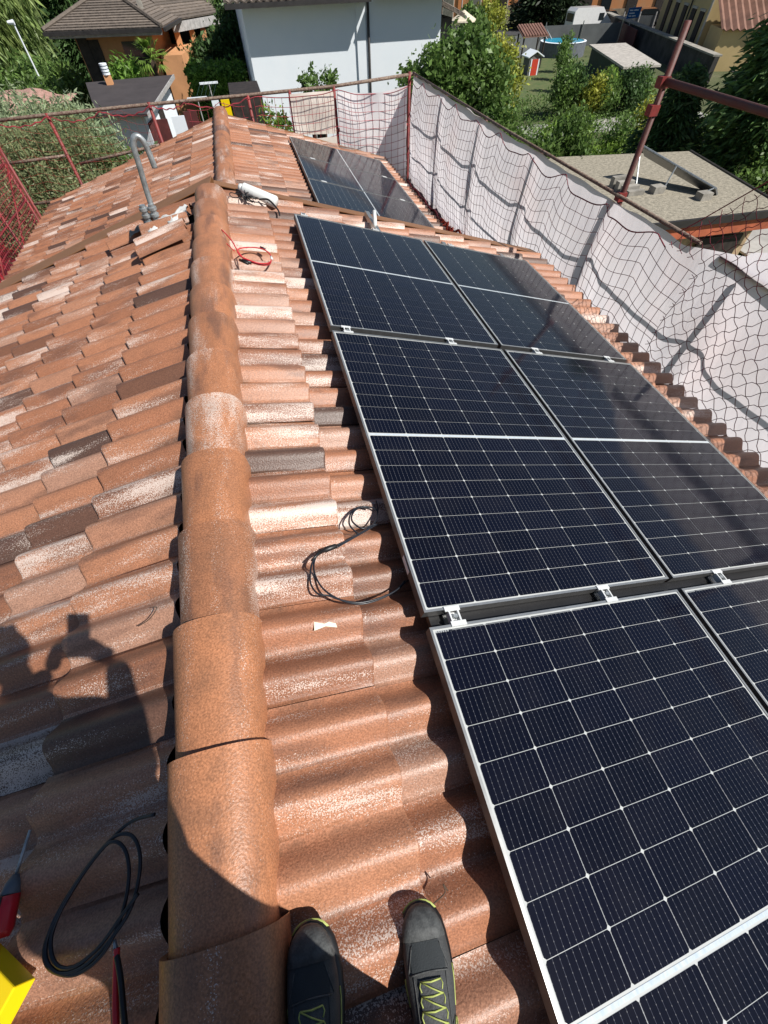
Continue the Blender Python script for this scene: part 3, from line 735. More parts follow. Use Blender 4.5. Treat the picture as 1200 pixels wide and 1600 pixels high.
# ------------------------------------------------------------------ white sheets and safety nets
def smooth_noise(seed):
    r_ = np.random.RandomState(seed); ph = r_.rand(8) * 6.28; fr = r_.uniform(0.6, 5.5, 8); am = 1 / (1 + np.arange(8) * 0.45)
    th = r_.rand(8) * 3.14
    def f(a, b):
        s = 0
        for k in range(8): s += am[k] * math.sin(fr[k] * (a * math.cos(th[k]) + b * math.sin(th[k])) + ph[k])
        return s / 3.5
    return f
fn = smooth_noise(4); fn2 = smooth_noise(9)
def sag(y, per=0.875, off=0.0):
    s = ((y - off) / per) % 1.0
    return 4 * s * (1 - s)
def cloth_x(y, z):
    """sheet hung inside the posts, bellying towards the roof between them and drawn back at each post"""
    s = 1.0
    dist = min(abs(y - p) for p in PY)
    draw = 0.7 * math.exp(-(dist / 0.22) ** 2)
    t = min(1, max(0, (-0.25 - z) / 1.6))
    x = 3.775 - 0.05 * t - (0.075 * math.sin(math.pi * min(1, t * 1.05)) * (1 - draw))
    x += 0.022 * fn(y * 1.2, z * 2.0) * (0.4 + t) + 0.008 * fn2(y * 6, z * 2)
    x -= 0.018 * math.sin(24 * (y + 0.25 * z)) * math.exp(-(dist / 0.3) ** 2) * t
    return x
def sheet(y0, y1, ny, nz, topf, zb):
    mb = MB(); rows = []
    for i in range(nz + 1):
        row = []
        for j in range(ny + 1):
            y = y0 + (y1 - y0) * j / ny; zt = topf(y); z = zt + (zb - zt) * i / nz
            row.append((cloth_x(y, z), y, z))
        rows.append(row)
    return mb.grid(rows)
def top_sheet(y):
    if y > 3.25: return -0.285 + 0.02 * fn(y * 3, 0)
    if y > 2.68: return -0.285 + (0.30) * ((3.25 - y) / 0.57) ** 1.0 * 0.45
    return -0.12 + 0.16 * min(1, (2.68 - y) / 0.4)
solo('debris_sheet', sheet(-0.8, 11.25, 420, 46, top_sheet, -1.98), M['cloth'], 'long white sheet hung along the right eave behind the dark red net', 'sheet', (3.7, 5, -1.2), True)
def back_sheet(x0, x1, z0f, z1f, seed, amp=0.05, dy=0.0):
    f = smooth_noise(seed); rows = []
    for i in range(25):
        row = []
        for j in range(61):
            x = x0 + (x1 - x0) * j / 60; zt, zb = z0f(x), z1f(x); z = zt + (zb - zt) * i / 24
            row.append((x, YB - 0.045 + dy + amp * (f(x * 2.2, z * 2.5)) - 0.02, z))
        rows.append(row)
    return MB().grid(rows)
solo('debris_sheet', back_sheet(1.33, 2.17, lambda x: -0.405 - 0.02 * abs(x - 1.75), lambda x: -1.0 - 0.05 * (x - 1.3), 3, 0.07), M['cloth2'], 'creased cream sheet square at the far end, left of the wide white sheet', 'sheet', (1.7, YB, -0.9), True)
solo('debris_sheet', back_sheet(1.34, 2.16, lambda x: -1.07, lambda x: -1.9, 5, 0.04, -0.02), M['cloth2'], 'lower cream sheet piece under the creased one, behind the far panels', 'sheet', (1.7, YB, -1.3), True)
solo('debris_sheet', back_sheet(2.24, 3.66, lambda x: -0.43 - 0.10 * math.sin(math.pi * (x - 2.24) / 1.42) * 0.6, lambda x: -2.05, 8, 0.06), M['cloth3'], 'wide white sheet across the far end up to the corner post', 'sheet', (3.0, YB, -1.2), True)

def net_mesh(lines, r=0.0028):
    mb = MB()
    for ln in lines: mb.tube(ln, r, 3, False)
    return mb
def right_net_pt(y, t):
    """t 0 at the cord, 1 at the bottom"""
    zt = -0.30 - 0.10 * sag(y, 0.875 if y > 4.3 else 1.35, 4.33 - 3.5)
    zb = -1.95
    z = zt + (zb - zt) * t
    x = cloth_x(y, z) - 0.05 - 0.03 * math.sin(math.pi * t) + 0.012 * fn(y * 3 + 5, z * 3)
    return Vector((x, y + 0.018 * math.sin(z * 9 + y * 5), z + 0.014 * math.sin(y * 11)))
lines = []
MESH = 0.105
ys = np.arange(2.95, 11.22, MESH)
nt_ = 14
for y in ys: lines.append([right_net_pt(y + 0.0 * t, t) for t in np.linspace(0, 1, 15)])
yf = np.arange(2.95, 11.22, MESH / 2)
for i in range(0, 15): lines.append([right_net_pt(y, i / 14) for y in yf])
# near bay: the net is pulled up to the upper rail and hangs as loose diamonds
def near_top(y):
    if y > 2.85: return -0.25 + (3.37 - y) / 0.52 * 0.50 if y < 3.37 else -0.30
    return min(0.50, 0.25 + (2.85 - y) * 0.9)
def near_pt(a, b):
    y = a; z = b
    x = cloth_x(y, z) - 0.06 if z < -0.1 else 3.72 + 0.05 * (z + 0.1)
    return Vector((x - 0.015 * math.sin(y * 9 + z * 7), y, z))
step = 0.115
for fam in (1, -1):
    k = -40
    while k < 60:
        cur = []
        for s in np.arange(-1.0, 6.0, 0.03):
            y = s; z = fam * (s * 0.95) + k * step + 0.016 * math.sin(s * 54.0 + (0 if fam > 0 else 1.5))
            ok = (-0.8 < y < 3.37) and z > -1.97 and z < near_top(y) and (y < 3.0 or z > -0.32)
            if ok: cur.append(near_pt(y, z))
            elif len(cur) > 1: lines.append(cur); cur = []
            else: cur = []
        if len(cur) > 1: lines.append(cur)
        k += 1
rn = thing('safety_net', 'dark red safety net stretched in front of the long white sheet', 'net', (3.6, 5, -2))
part('mesh', net_mesh(lines, 0.0029), M['net'], rn)
cord = [right_net_pt(y, 0) + Vector((0, 0, 0.004)) for y in np.arange(3.37, 11.22, 0.07)]
part('edge_cord', MB().tube(cord, 0.0045, 5).tube([near_pt(y, near_top(y)) for y in np.arange(-0.7, 3.38, 0.06)], 0.0045, 5), M['net'], rn)
bc = [right_net_pt(y, 0.98) + Vector((-0.02 + 0.02 * fn(y * 6, 1), 0, 0.03 * fn2(y * 5, 2))) for y in np.arange(4.6, 11.2, 0.08)]
part('bottom_bundle', MB().tube(bc, 0.02, 6), M['net_l'], rn, True)

fb = smooth_noise(21)
def back_net_pt(x, t, x0=1.3):
    zt = -0.40 - 0.11 * sag(x, 1.55, 2.24 - 1.55) * (1 if x > 2.2 else 0.5)
    zb = -2.0; z = zt + (zb - zt) * t
    return Vector((x + 0.03 * fb(x * 3, z * 3), YB - 0.10 + 0.05 * fb(x * 2, z * 2 + 4), z + 0.03 * fb(x * 2.5 + 9, z)))
lines = []
for x in np.arange(0.62, 3.72, 0.135): lines.append([back_net_pt(x, t) for t in np.linspace(0, 1, 22)])
for i in range(13): lines.append([back_net_pt(x, i / 12) for x in np.arange(0.62, 3.73, 0.09)])
bn = thing('safety_net', 'red safety net across the far end in front of the white house', 'net', (2, YB, -2))
part('mesh', net_mesh(lines, 0.0042), M['net_l'], bn)
part('edge_cord', MB().tube([back_net_pt(x, 0) for x in np.arange(0.5, 3.74, 0.08)], 0.007, 5), M['net_l'], bn)
# left far: only drooping cords and a coarse net against the dark opening
def left_cord(x0, x1, z0, z1, dz):
    return [Vector((x0 + (x1 - x0) * t, YB - 0.05, z0 + (z1 - z0) * t - dz * 4 * t * (1 - t) + 0.01 * math.sin(t * 30))) for t in np.linspace(0, 1, 24)]
ln = thing('safety_net', 'slack red net cords drooping from the far left railing in front of the grey-green conifer', 'net', (-2, YB, -2))
mb = MB()
for a in ((0.55, -0.6, -0.41, -0.41, 0.10), (-0.6, -1.24, -0.41, -0.40, 0.07), (-1.24, -2.1, -0.42, -0.43, 0.09), (-2.1, -3.0, -0.43, -0.43, 0.10), (-3.0, -3.9, -0.44, -0.47, 0.08)):
    mb.tube(left_cord(*a), 0.009, 5)
part('edge_cord', mb, M['net_l'], ln)
lines = []
def lp(x, t):
    zt = -0.43 - 0.09 * sag(x, 0.9, 0.0); z = zt + (-2.1 - zt) * t
    return Vector((x + 0.05 * fb(x * 2, z * 2), YB - 0.07 + 0.04 * fb(x, z), z + 0.04 * fb(x * 3, z + 3)))
for x in np.arange(-3.95, -1.3, 0.14): lines.append([lp(x, t) for t in np.linspace(0, 1, 14)])
for i in range(14): lines.append([lp(x, i / 13) for x in np.arange(-3.95, -1.3, 0.12)])
part('mesh', net_mesh(lines, 0.0024), M['rust_b'], ln)
lines = []
for x in np.arange(-0.55, 0.56, 0.16): lines.append([lp(x, t) + Vector((0, 0, 0.02)) for t in np.linspace(0, 1, 14)])
for i in range(11): lines.append([lp(x, i / 10) for x in np.arange(-0.6, 0.6, 0.12)])
n3 = thing('safety_net', 'coarse red net piece just right of the far ridge end, before the dark doorway', 'net', (0, YB, -2))
part('mesh', net_mesh(lines, 0.005), M['net_l'], n3)
lines = []
def lsn(y, t):
    z = -0.5 + (-2.1 + 0.5) * t
    return Vector((XL + 0.03 + 0.05 * fb(y * 2, z * 2), y, z + 0.02 * fb(y * 3, z)))
for y in np.arange(5.2, 11.3, 0.08): lines.append([lsn(y, t) for t in np.linspace(0, 1, 10)])
for i in range(23): lines.append([lsn(y, i / 22) for y in np.arange(5.2, 11.3, 0.2)])
n4 = thing('safety_net', 'dense bright red net on the railing below the left eave', 'net', (XL, 9, -2))
part('mesh', net_mesh(lines, 0.0042), M['net_l'], n4)
# gathered orange-red rag of netting on the walkway
n5 = MB()
for k in range(9):
    p = Vector((3.62 + rnd.uniform(-.06, .06), 8.75 - k * 0.13, -1.88)); n5.tube(catmull([p, p + Vector((rnd.uniform(-.1, .1), -.1, rnd.uniform(0, .14))), p + Vector((rnd.uniform(-.1, .1), -.22, 0.02))], 4), 0.022, 5)
solo('net_bundle', n5, mk('orange_red_net', (0.60, 0.07, 0.03), rough=0.8, var=0.3, scale=20), 'orange-red bundle of gathered netting on the walkway beside the far roof', 'net bundle', (3.6, 8.2, -1.9), True)

# ------------------------------------------------------------------ small things on the roof
# galvanised swan-neck mast with pipe clamps
mb0 = LS(0.50, 4.40, 0.0)
ms = thing('cable_mast', 'galvanised steel swan-neck cable mast standing where tiles are lifted left of the ridge', 'mast', mb0)
base = Vector((-0.475, 4.40, -0.16)); pts = [base, base + Vector((-0.005, 0, 0.30))]
neck = [Vector((-0.475, 4.43, 0.10)), Vector((-0.448, 4.43, 0.33)), Vector((-0.440, 4.43, 0.41)), Vector((-0.420, 4.435, 0.462)), Vector((-0.388, 4.44, 0.478)), Vector((-0.360, 4.445, 0.45)), Vector((-0.351, 4.45, 0.38)), Vector((-0.350, 4.45, 0.29))]
part('pole', MB().tube(catmull([base] + neck, 7), 0.021, 12), M['steel'], ms, True)
cl = MB()
for dx in (-0.066, 0.0):
    cl.tube([(-0.472 + dx, 4.39, -0.05), (-0.472 + dx, 4.39, 0.085)], 0.024, 12)
    for k in range(3):
        z = -0.045 + k * 0.045; cl.tube([(-0.472 + dx, 4.39, z), (-0.472 + dx, 4.39, z + 0.004), (-0.472 + dx, 4.39, z + 0.022), (-0.472 + dx, 4.39, z + 0.026)], [0.027, 0.034, 0.034, 0.027], 14)
part('pipe_clamp', cl, M['steel'], ms)
part('flange', MB().box(-0.56, -0.44, 4.32, 4.45, -0.135, -0.10), M['alu'], ms)
bt = catmull([(-0.475, 4.38, -0.05), (-0.44, 4.36, -0.09), (-0.46, 4.32, -0.12), (-0.54, 4.30, -0.13), (-0.60, 4.32, -0.14)], 6)
part('cable_sleeve', MB().tube(bt, 0.026, 10).tube(catmull([(-0.52, 4.37, -0.05), (-0.50, 4.34, -0.1), (-0.47, 4.28, -0.12)], 6), 0.016, 8), M['black'], ms, True)
# mortar and foil at the opening
mo = MB(); fm = smooth_noise(31)
mo.grid([[tuple(LS(0.17 + 0.36 * i / 16, 4.20 + 0.17 * j / 10 + 0.05 * math.sin(i * .8), 0.118 + 0.02 * fm(i * .9, j * .9) - (0.03 if j in (0, 10) else 0))) for i in range(17)] for j in range(11)])
fo = MB(); fo.grid([[tuple(LS(0.50 + 0.20 * i / 10, 4.26 + 0.13 * j / 6 + 0.03 * math.sin(i * 1.3), 0.125 + 0.018 * fm(i * 1.4 + 3, j * 1.1))) for i in range(11)] for j in range(7)])
solo('black_membrane', fo, M['black'], 'crumpled black membrane around the foot of the steel mast', 'membrane', LS(0.6, 4.3, 0.1), True)
solo('mortar_patch', mo, M['mortar'], 'white mortar and foil patch around the foot of the steel mast', 'mortar', (-0.4, 4.25, -0.1), True)
# tiles lifted and laid on top of the others
def loose_tile(lab, p, rz, tilt, rr=0.0):
    o = thing('loose_tile', lab, 'roof tile', p, None); o.rotation_euler = Euler((rr, PIT + tilt, math.pi + rz))
    link('tile_body', TILE, o); return o
loose_tile('loose roof tile laid askew on the left slope below the steel mast', LS(0.60, 4.06, 0.075), 0.14, 0.02, 0.02)
loose_tile('loose roof tile propped against the ridge beside the steel mast', LS(0.56, 4.50, 0.06), -0.10, -0.02)
loose_tile('loose roof tile pushed down the left slope beyond the steel mast', LS(0.93, 4.60, 0.055), 0.05, 0.02)

# white sealant cartridge and cable bundle near the verge
ct = thing('sealant_cartridge', 'white plastic cartridge lying by the bundle of black cable ties near the verge', 'cartridge', RS(0.33, 4.58, 0.09))
a, b = RS(0.235, 4.66, 0.115), RS(0.505, 4.515, 0.105)
dab = (b - a).normalized()
part('tube_body', MB().tube([a, a + dab * 0.012, b - dab * 0.01, b], [0.040, 0.046, 0.046, 0.038], 14), M['white_plastic'], ct, True)
part('nozzle_collar', MB().tube([a - dab * 0.035, a - dab * 0.001], [0.026, 0.032], 10), M['white_plastic'], ct, True)
cb = MB(); cc = RS(0.25, 4.50, 0.085)
for k in range(13):
    an = rnd.uniform(0, 6.28); l = rnd.uniform(0.06, 0.12)
    e1 = cc + Vector((math.cos(an) * l, math.sin(an) * l * 0.8, rnd.uniform(-0.01, 0.05) - math.cos(an) * l * 0.28)); cb.tube([cc + Vector((rnd.uniform(-.02, .02), rnd.uniform(-.02, .02), 0.01)), (cc + e1) / 2 + Vector((0, 0, 0.02)), e1], 0.0048, 5)
for r0, ox in ((0.07, -0.05), (0.085, 0.09), (0.06, 0.02)):
    cb.tube([cc + Vector((ox + r0 * math.cos(t), r0 * 0.85 * math.sin(t), 0.012 + 0.006 * math.sin(3 * t) - 0.287 * (ox + r0 * math.cos(t)))) for t in np.linspace(0, 5.6, 26)], 0.0035, 5)
solo('cable_bundle', cb, M['black'], 'tangled bundle of black cable ends lying right of the ridge end', 'cables', cc, True)
cb = MB(); cb.tube(catmull([RS(0.36, 4.52, 0.10), RS(0.43, 4.45, 0.13), RS(0.50, 4.36, 0.10), RS(0.51, 4.30, 0.08)], 8), 0.007, 6)
solo('cable_end', cb, M['black'], 'thick black cable end curling in front of the white cartridge', 'cable', RS(0.45, 4.4, .08), True)


# red coil
rc = thing('red_cable', 'thin red cable coil lying on the tiles right of the ridge cap', 'cable', RS(0.23, 3.3, 0.06))
cen = RS(0.245, 3.30, 0.125)
def ring(cen, r1, r2, t0, t1, n=40, wob=0.006, sl=-0.287):
    return [cen + Vector((r1 * math.cos(t), r2 * math.sin(t), sl * r1 * math.cos(t) + wob * math.sin(2.3 * t))) for t in np.linspace(t0, t1, n)]
part('coil', MB().tube(ring(cen, 0.105, 0.125, -2.6, 4.4), 0.0042, 6).tube(ring(cen + Vector((0, 0, -0.012)), 0.10, 0.118, -2.2, -0.2), 0.0042, 6)
     .tube(catmull([cen + Vector((-0.07, -0.10, 0.02)), cen + Vector((-0.105, 0.02, 0.03)), cen + Vector((-0.135, 0.16, 0.045)), cen + Vector((-0.19, 0.30, 0.065))], 6), 0.0042, 6)
     .tube(catmull([cen + Vector((-0.125, 0.02, 0.03)), cen + Vector((-0.17, 0.12, 0.045)), cen + Vector((-0.21, 0.19, 0.065))], 6), 0.003, 6), M['redcable'], rc, True)
part('connector', MB().tube([cen + Vector((0.045, 0.128, -0.008)), cen + Vector((0.075, 0.105, -0.015))], 0.0075, 6).tube([cen + Vector((-0.085, -0.10, 0.015)), cen + Vector((-0.03, -0.128, 0.005))], 0.010, 6)
     .tube([cen + Vector((-0.10, -0.085, 0.015)), cen + Vector((-0.05, -0.135, 0.005))], 0.008, 6), M['black'], rc, True)
part('tape_tag', MB().tube([cen + Vector((0.104, 0.01, -0.03)), cen + Vector((0.106, -0.03, -0.03))], 0.008, 6), M['white_plastic'], rc, True)

# black cable loop with connectors by the middle panel
bc = thing('black_cable', 'black cable loop with plug connector coming out from under the middle panel', 'cable', RS(0.4, 0.95, 0.06))
hh = 0.094
RS0 = RS
def RS(u, v, h=0.0, z0=0.0):
    P0 = RS0(u, v, 0.05); n = Vector((sp_, 0, cp)); d = CX - P0; return P0 + d * ((h - n.dot(P0)) / n.dot(d))
path = [(0.6405, 0.7896, -0.0882), (0.6064, 0.7671, -0.0784), (0.5532, 0.7352, -0.0631), (0.4904, 0.7125, -0.0451), (0.4284, 0.7058, -0.0273), (0.3688, 0.7287, -0.0102), (0.3191, 0.777, 0.0041), (0.2998, 0.8413, 0.0097), (0.3108, 0.8986, 0.0065), (0.3436, 0.9328, -0.0029), (0.3913, 0.9459, -0.0166), (0.4826, 0.9892, -0.0428), (0.5559, 1.0376, -0.0639), (0.5839, 1.1005, -0.0719), (0.5893, 1.1509, -0.0735)]
path2 = [(0.6053, 0.7738, -0.0781), (0.5633, 0.7402, -0.066), (0.4945, 0.718, -0.0462), (0.4295, 0.711, -0.0276), (0.3738, 0.7268, -0.0116), (0.3354, 0.7479, -0.0006), (0.2986, 0.7616, 0.01), (0.2817, 0.8059, 0.0149), (0.2928, 0.8676, 0.0116), (0.3144, 0.9049, 0.0055), (0.3436, 0.9259, -0.0029)]
path3 = [(0.3894, 0.9356, -0.0161), (0.4751, 0.9824, -0.0407), (0.5604, 1.0294, -0.0652), (0.5407, 1.0269, -0.0595), (0.5008, 1.0166, -0.048), (0.4715, 1.055, -0.0397), (0.4864, 1.0978, -0.0439), (0.5235, 1.122, -0.0546), (0.5614, 1.1167, -0.0654), (0.5839, 1.1005, -0.0719)]
path4 = [(0.4826, 0.9892, -0.0428), (0.4586, 1.0365, -0.0359), (0.4736, 1.0905, -0.0403), (0.5104, 1.121, -0.0508), (0.5506, 1.1123, -0.0623)]
q = MB()
for pth in (path, path2, path3, path4): q.tube(catmull(pth, 7), 0.0034, 6)
part('cable', q, M['blackcable'], bc, True)
c1, c2 = Vector((0.3314, 0.9186, 0.0089)), Vector((0.3941, 0.9405, -0.0091))
part('connector', MB().tube([c1, c1.lerp(c2, .25), c1.lerp(c2, .3), c1.lerp(c2, .9), c2], [0.006, 0.007, 0.0105, 0.0095, 0.006], 8).tube([c1 + Vector((-.035, -.03, .006)), c1], [0.003, 0.008], 6), M['black'], bc, True)
tp = MB(); o_ = RS(0.262, 0.652, 0.074); tv = [(0, 0, 0), (0.004, 0.028, .004), (0.035, 0.016, .006), (0.068, 0.027, .004), (0.071, 0.0, 0.001), (0.036, 0.008, .004)]
tp.add([o_ + Vector((x, y, z - .287 * x)) for x, y, z in tv], [(0, 1, 2, 5), (5, 2, 3, 4)])
so_ = solo('paper_scrap', tp, M['paper'], 'pale twisted scrap of tape lying in the tile trough near the black cable', 'scrap', o_)
mod = so_.modifiers.new('thick', 'SOLIDIFY'); mod.thickness = 0.0015
RS = RS0
# small label on the panel edge
solo('edge_label', MB().obox(RS(0.5985, 0.77, H0 - 0.028), (0, 0.07, 0), (-0.001, 0, 0), Vector((sp_, 0, cp)) * 0.02), M['white_plastic'], 'small white sticker on the side of the middle panel frame', 'sticker', RS(0.6, 0.8, H0))

# black cable coil in the shade at the lower left
bk = thing('black_cable_coil', 'black cable coil lying in the shade at the lower left of the ridge', 'cable', LS(0.36, 0.18, 0.05))
def lz(x): return x * 0.287     # height of the left slope at x (negative side)
def lifted(P0, h, side):
    """slides a point measured 5 cm above the tiles up to height h along the sight line to the lens"""
    n = Vector((side * sp_, 0, cp)); d = CX - P0; return P0 + d * ((h - n.dot(P0)) / n.dot(d))
def P3(x, y, h): return lifted(Vector((x, y, lz(x) + 0.052)), h + 0.014, -1)
h1 = 0.088
cA = [P3(-0.197, 0.275, 0.095), P3(-0.255, 0.277, h1), P3(-0.30, 0.262, h1), P3(-0.37, 0.215, h1), P3(-0.43, 0.15, h1), P3(-0.465, 0.095, h1), P3(-0.455, 0.055, h1), P3(-0.41, 0.030, h1), P3(-0.35, 0.032, h1), P3(-0.29, 0.063, h1), P3(-0.245, 0.105, h1),
      P3(-0.228, 0.165, h1), P3(-0.235, 0.215, h1), P3(-0.265, 0.25, h1), P3(-0.315, 0.253, h1 + .004), P3(-0.385, 0.205, h1 + .004), P3(-0.45, 0.13, h1 + .004), P3(-0.462, 0.075, h1), P3(-0.43, 0.038, h1), P3(-0.37, 0.022, h1), P3(-0.31, 0.04, h1),
      P3(-0.27, 0.09, h1), P3(-0.256, 0.16, h1), P3(-0.27, 0.215, h1), P3(-0.305, 0.245, h1 + .006), P3(-0.345, 0.235, h1 + .006), P3(-0.42, 0.165, h1 + .006), P3(-0.452, 0.10, h1), P3(-0.43, 0.05, h1), P3(-0.38, 0.035, h1), P3(-0.32, 0.055, h1), P3(-0.27, 0.095, h1 + .004), P3(-0.228, 0.128, h1 + .004)]
part('cable', MB().tube(catmull(cA, 6), 0.0042, 8), M['blackcable'], bk, True)
# screwdriver with red handle
scd = thing('screwdriver', 'screwdriver with red, grey and black handle in the left foreground', 'screwdriver', P3(-0.59, 0.2, 0.08))
s0, s1, s2, s3 = P3(-0.575, 0.335, 0.085), P3(-0.592, 0.245, 0.085), P3(-0.598, 0.205, 0.09), P3(-0.60, 0.125, 0.09)
part('shaft', MB().tube([s0, s1], 0.0042, 6), M['steel'], scd, True)
part('collar', MB().tube([s1, s1.lerp(s2, .4), s2], [0.007, 0.017, 0.021], 10), M['greygrip'], scd, True)
part('handle', MB().tube([s2, s2.lerp(s3, .3), s2.lerp(s3, .8), s3], [0.021, 0.0215, 0.0225, 0.017], 10), M['redgrip'], scd, True)
gs = MB(); off = Vector((-0.012, 0, 0.012)); gs.tube([s2 + off, s3 + off], 0.013, 8)
part('grip_strip', gs, M['black'], scd, True)
# pliers
pl = thing('pliers', 'pliers with red and black handles lying at the bottom edge left of the ridge cap', 'pliers', P3(-0.27, 0.0, 0.08))
pa = catmull([P3(-0.272, 0.045, 0.085), P3(-0.268, 0.0, 0.085), P3(-0.262, -0.05, 0.085), P3(-0.245, -0.13, 0.085)], 5)
pb = catmull([P3(-0.276, 0.045, 0.085), P3(-0.258, 0.0, 0.087), P3(-0.244, -0.05, 0.087), P3(-0.222, -0.13, 0.087)], 5)
part('jaw', MB().tube([P3(-0.280, 0.060, 0.085), P3(-0.272, 0.035, 0.085)], [0.003, 0.007], 6), M['steel'], pl, True)
part('handle', MB().tube(pa, 0.0066, 7), M['redgrip'], pl, True); part('handle', MB().tube(pb, 0.0058, 7), M['black'], pl, True)
# yellow tool case
yc = thing('tool_case', 'bright yellow plastic tool case cut off by the lower left corner', 'tool case', P3(-0.56, -0.02, 0.05))
o = P3(-0.475, 0.035, 0.085)
exv = Vector((-0.17, 0.115, -0.05)); eyv = Vector((-0.10, -0.15, -0.015)); ezv = Vector((-0.01, 0, 0.05))
part('shell', MB().obox(o, exv, eyv, ezv), M['yellow'], yc)
part('lid_rib', MB().obox(o + ezv * 1.0 + exv * 0.02 + eyv * 0.34, exv * 0.96, eyv * 0.12, ezv * 0.08), M['yellow'], yc)
part('lid', MB().obox(o + ezv * 1.01 + exv * 0.02 + eyv * 0.52, exv * 0.96, eyv * 0.44, ezv * 0.12), M['yellow'], yc)
for md in yc.children:
    bv = md.modifiers.new('bev', 'BEVEL'); bv.width = 0.003; bv.segments = 2
# curled twigs
for i, (pts_) in enumerate([[RS(0.18, 0.655, 0.055), RS(0.215, 0.663, 0.06), RS(0.23, 0.67, 0.072), RS(0.227, 0.682, 0.075)], [RS(0.405, -0.07, 0.06), RS(0.445, -0.06, 0.065), RS(0.47, -0.05, 0.07), RS(0.468, -0.035, 0.075), RS(0.478, -0.05, 0.07)],
                            [P3(-0.30, 0.82, 0.075), P3(-0.26, 0.83, 0.085), P3(-0.235, 0.86, 0.09), P3(-0.25, 0.87, 0.085)]]):
    solo('twig', MB().tube(catmull(pts_, 5), 0.0016, 5), M['bark'], ['thin curled twig beside the scrap of pale tape', 'thin curled twig to the right of the right shoe', 'thin curled twig on the left slope by the ridge cap'][i], 'twig', pts_[0], True)

# ------------------------------------------------------------------ the person taking the photograph (only the shoes and the shadow are seen)
def loft(sections, n=20, close=True):
    """sections: list of (centre, halfwidth, height, base z, power) stacked along a foot axis"""
    mb = MB(); rows = []
    for (c, ex, w_, h_, zb) in sections:
        row = []
        for k in range(n):
            a = 2 * math.pi * k / n; ca, sa = math.cos(a), math.sin(a)
            x = w_ * math.copysign(abs(ca) ** 0.8, ca)
            z = zb + h_ * (0.5 + 0.5 * math.copysign(abs(sa) ** 0.75, sa))
            row.append(Vector(c) + Vector(ex) * x + Vector((0, 0, z)))
        rows.append(row + [row[0]])
    mb.grid(rows); b0 = len(mb.v)
    mb.f.append(tuple(range(n - 1, -1, -1))); e = (len(rows) - 1) * (n + 1); mb.f.append(tuple(e + k for k in range(n)))
    return mb
def shoe(parent, toe, yaw, roll_, dim, tag):
    """toe: world point of the toe tip at sole level; yaw: heading from +Y"""
    fw = Vector((math.sin(yaw), math.cos(yaw), 0)); sd_ = Vector((math.cos(yaw), -math.sin(yaw), math.tan(roll_)))
    L_ = 0.295
    ts = [0.0, 0.003, 0.009, 0.019, 0.034, 0.055, 0.085, 0.12, 0.16, 0.20, 0.24, 0.275, 0.295]
    wd = [0.006, 0.018, 0.0285, 0.038, 0.0465, 0.051, 0.054, 0.054, 0.048, 0.043, 0.040, 0.036, 0.022]
    ht = [0.024, 0.032, 0.040, 0.048, 0.055, 0.061, 0.068, 0.078, 0.092, 0.105, 0.112, 0.112, 0.10]
    C_ = lambda t, dx=0.0: Vector(toe) - fw * t + sd_ * dx
    bend = lambda t: 0.006 * math.sin(math.pi * t / L_)
    upper = loft([(C_(t, bend(t)), sd_, w_ * 0.93, h_ * 0.86, 0.016) for t, w_, h_ in zip(ts, wd, ht)])
    part('shoe_upper', upper, M['shoe'], parent, True)
    sole = loft([(C_(t - 0.004, bend(t)), sd_, w_ + 0.002, 0.028, 0.0) for t, w_ in zip(ts, wd)])
    part('shoe_sole', sole, M['black'], parent, True)
    rim = loft([(C_(t - 0.006, bend(t)), sd_, w_ + 0.0024, 0.0035, 0.018) for t, w_ in zip(ts[:4], wd[:4])])
    part('lime_edge', rim, M['lime'], parent, True)
    cap = loft([(C_(t - 0.0008, bend(t)), sd_, w_ * 0.945, h_ * 0.885, 0.017) for t, w_, h_ in zip(ts[:6], wd[:6], ht[:6])])
    part('toe_cap', cap, M['shoe_toe'], parent, True)
    def top(t, x):   # height of the upper at along t and across x
        h_ = np.interp(t, ts, ht) * 0.86; w_ = np.interp(t, ts, wd) * 0.93
        r_ = min(0.999, abs(x) / w_); z = 0.016 + h_ * (0.5 + 0.5 * (max(0, 1 - r_ ** (1 / 0.8 * 2))) ** (0.375))
        return C_(t, bend(t) + x) + Vector((0, 0, z))
    for t0_, t1_, x0_, x1_ in ((0.012, 0.10, -0.030, -0.043), (0.012, 0.10, 0.030, 0.043), (0.10, 0.20, -0.034, -0.030), (0.10, 0.20, 0.034, 0.030)):
        part('seam', MB().tube([top(t, x) + Vector((0, 0, 0.0008)) for t, x in zip(np.linspace(max(t0_, .06), t1_, 9), np.linspace(x0_, x1_, 9))], 0.0011, 5), M['shoe_toe'], parent, True)
    part('seam', MB().tube([top(0.050 + 0.010 * (1 - (x / .04) ** 2) * -1, x) + Vector((0, 0, 0.0012)) for x in np.linspace(-0.040, 0.040, 11)], 0.0012, 5), M['shoe_toe'], parent, True)
    part('seam', MB().tube([top(0.102 - 0.004 * (1 - (x / .04) ** 2), x) + Vector((0, 0, 0.0016)) for x in np.linspace(-0.040, 0.040, 11)], 0.0016, 5), M['shoe_toe'], parent, True)
    rows = [[top(t, x) + Vector((0, 0, 0.0010)) for x in np.linspace(-0.013, 0.013, 7)] for t in np.linspace(0.006, 0.020, 4)]
    part('toe_bumper', MB().grid(rows), M['shoe_pale'], parent, True)
    rows = [[top(t, x * (0.8 if t < .07 else 1)) + Vector((0, 0, 0.0012)) for x in np.linspace(-0.036, 0.036, 9)] for t in np.linspace(0.055, 0.098, 6)]
    part('mesh_vamp', MB().grid(rows), M['shoe_mesh'], parent, True)
    rows = [[top(t, x) + Vector((0, 0, 0.003 + 0.003 * (1 - abs(x) / .026))) for x in np.linspace(-0.024, 0.024, 9)] for t in np.linspace(0.108, 0.20, 9)]
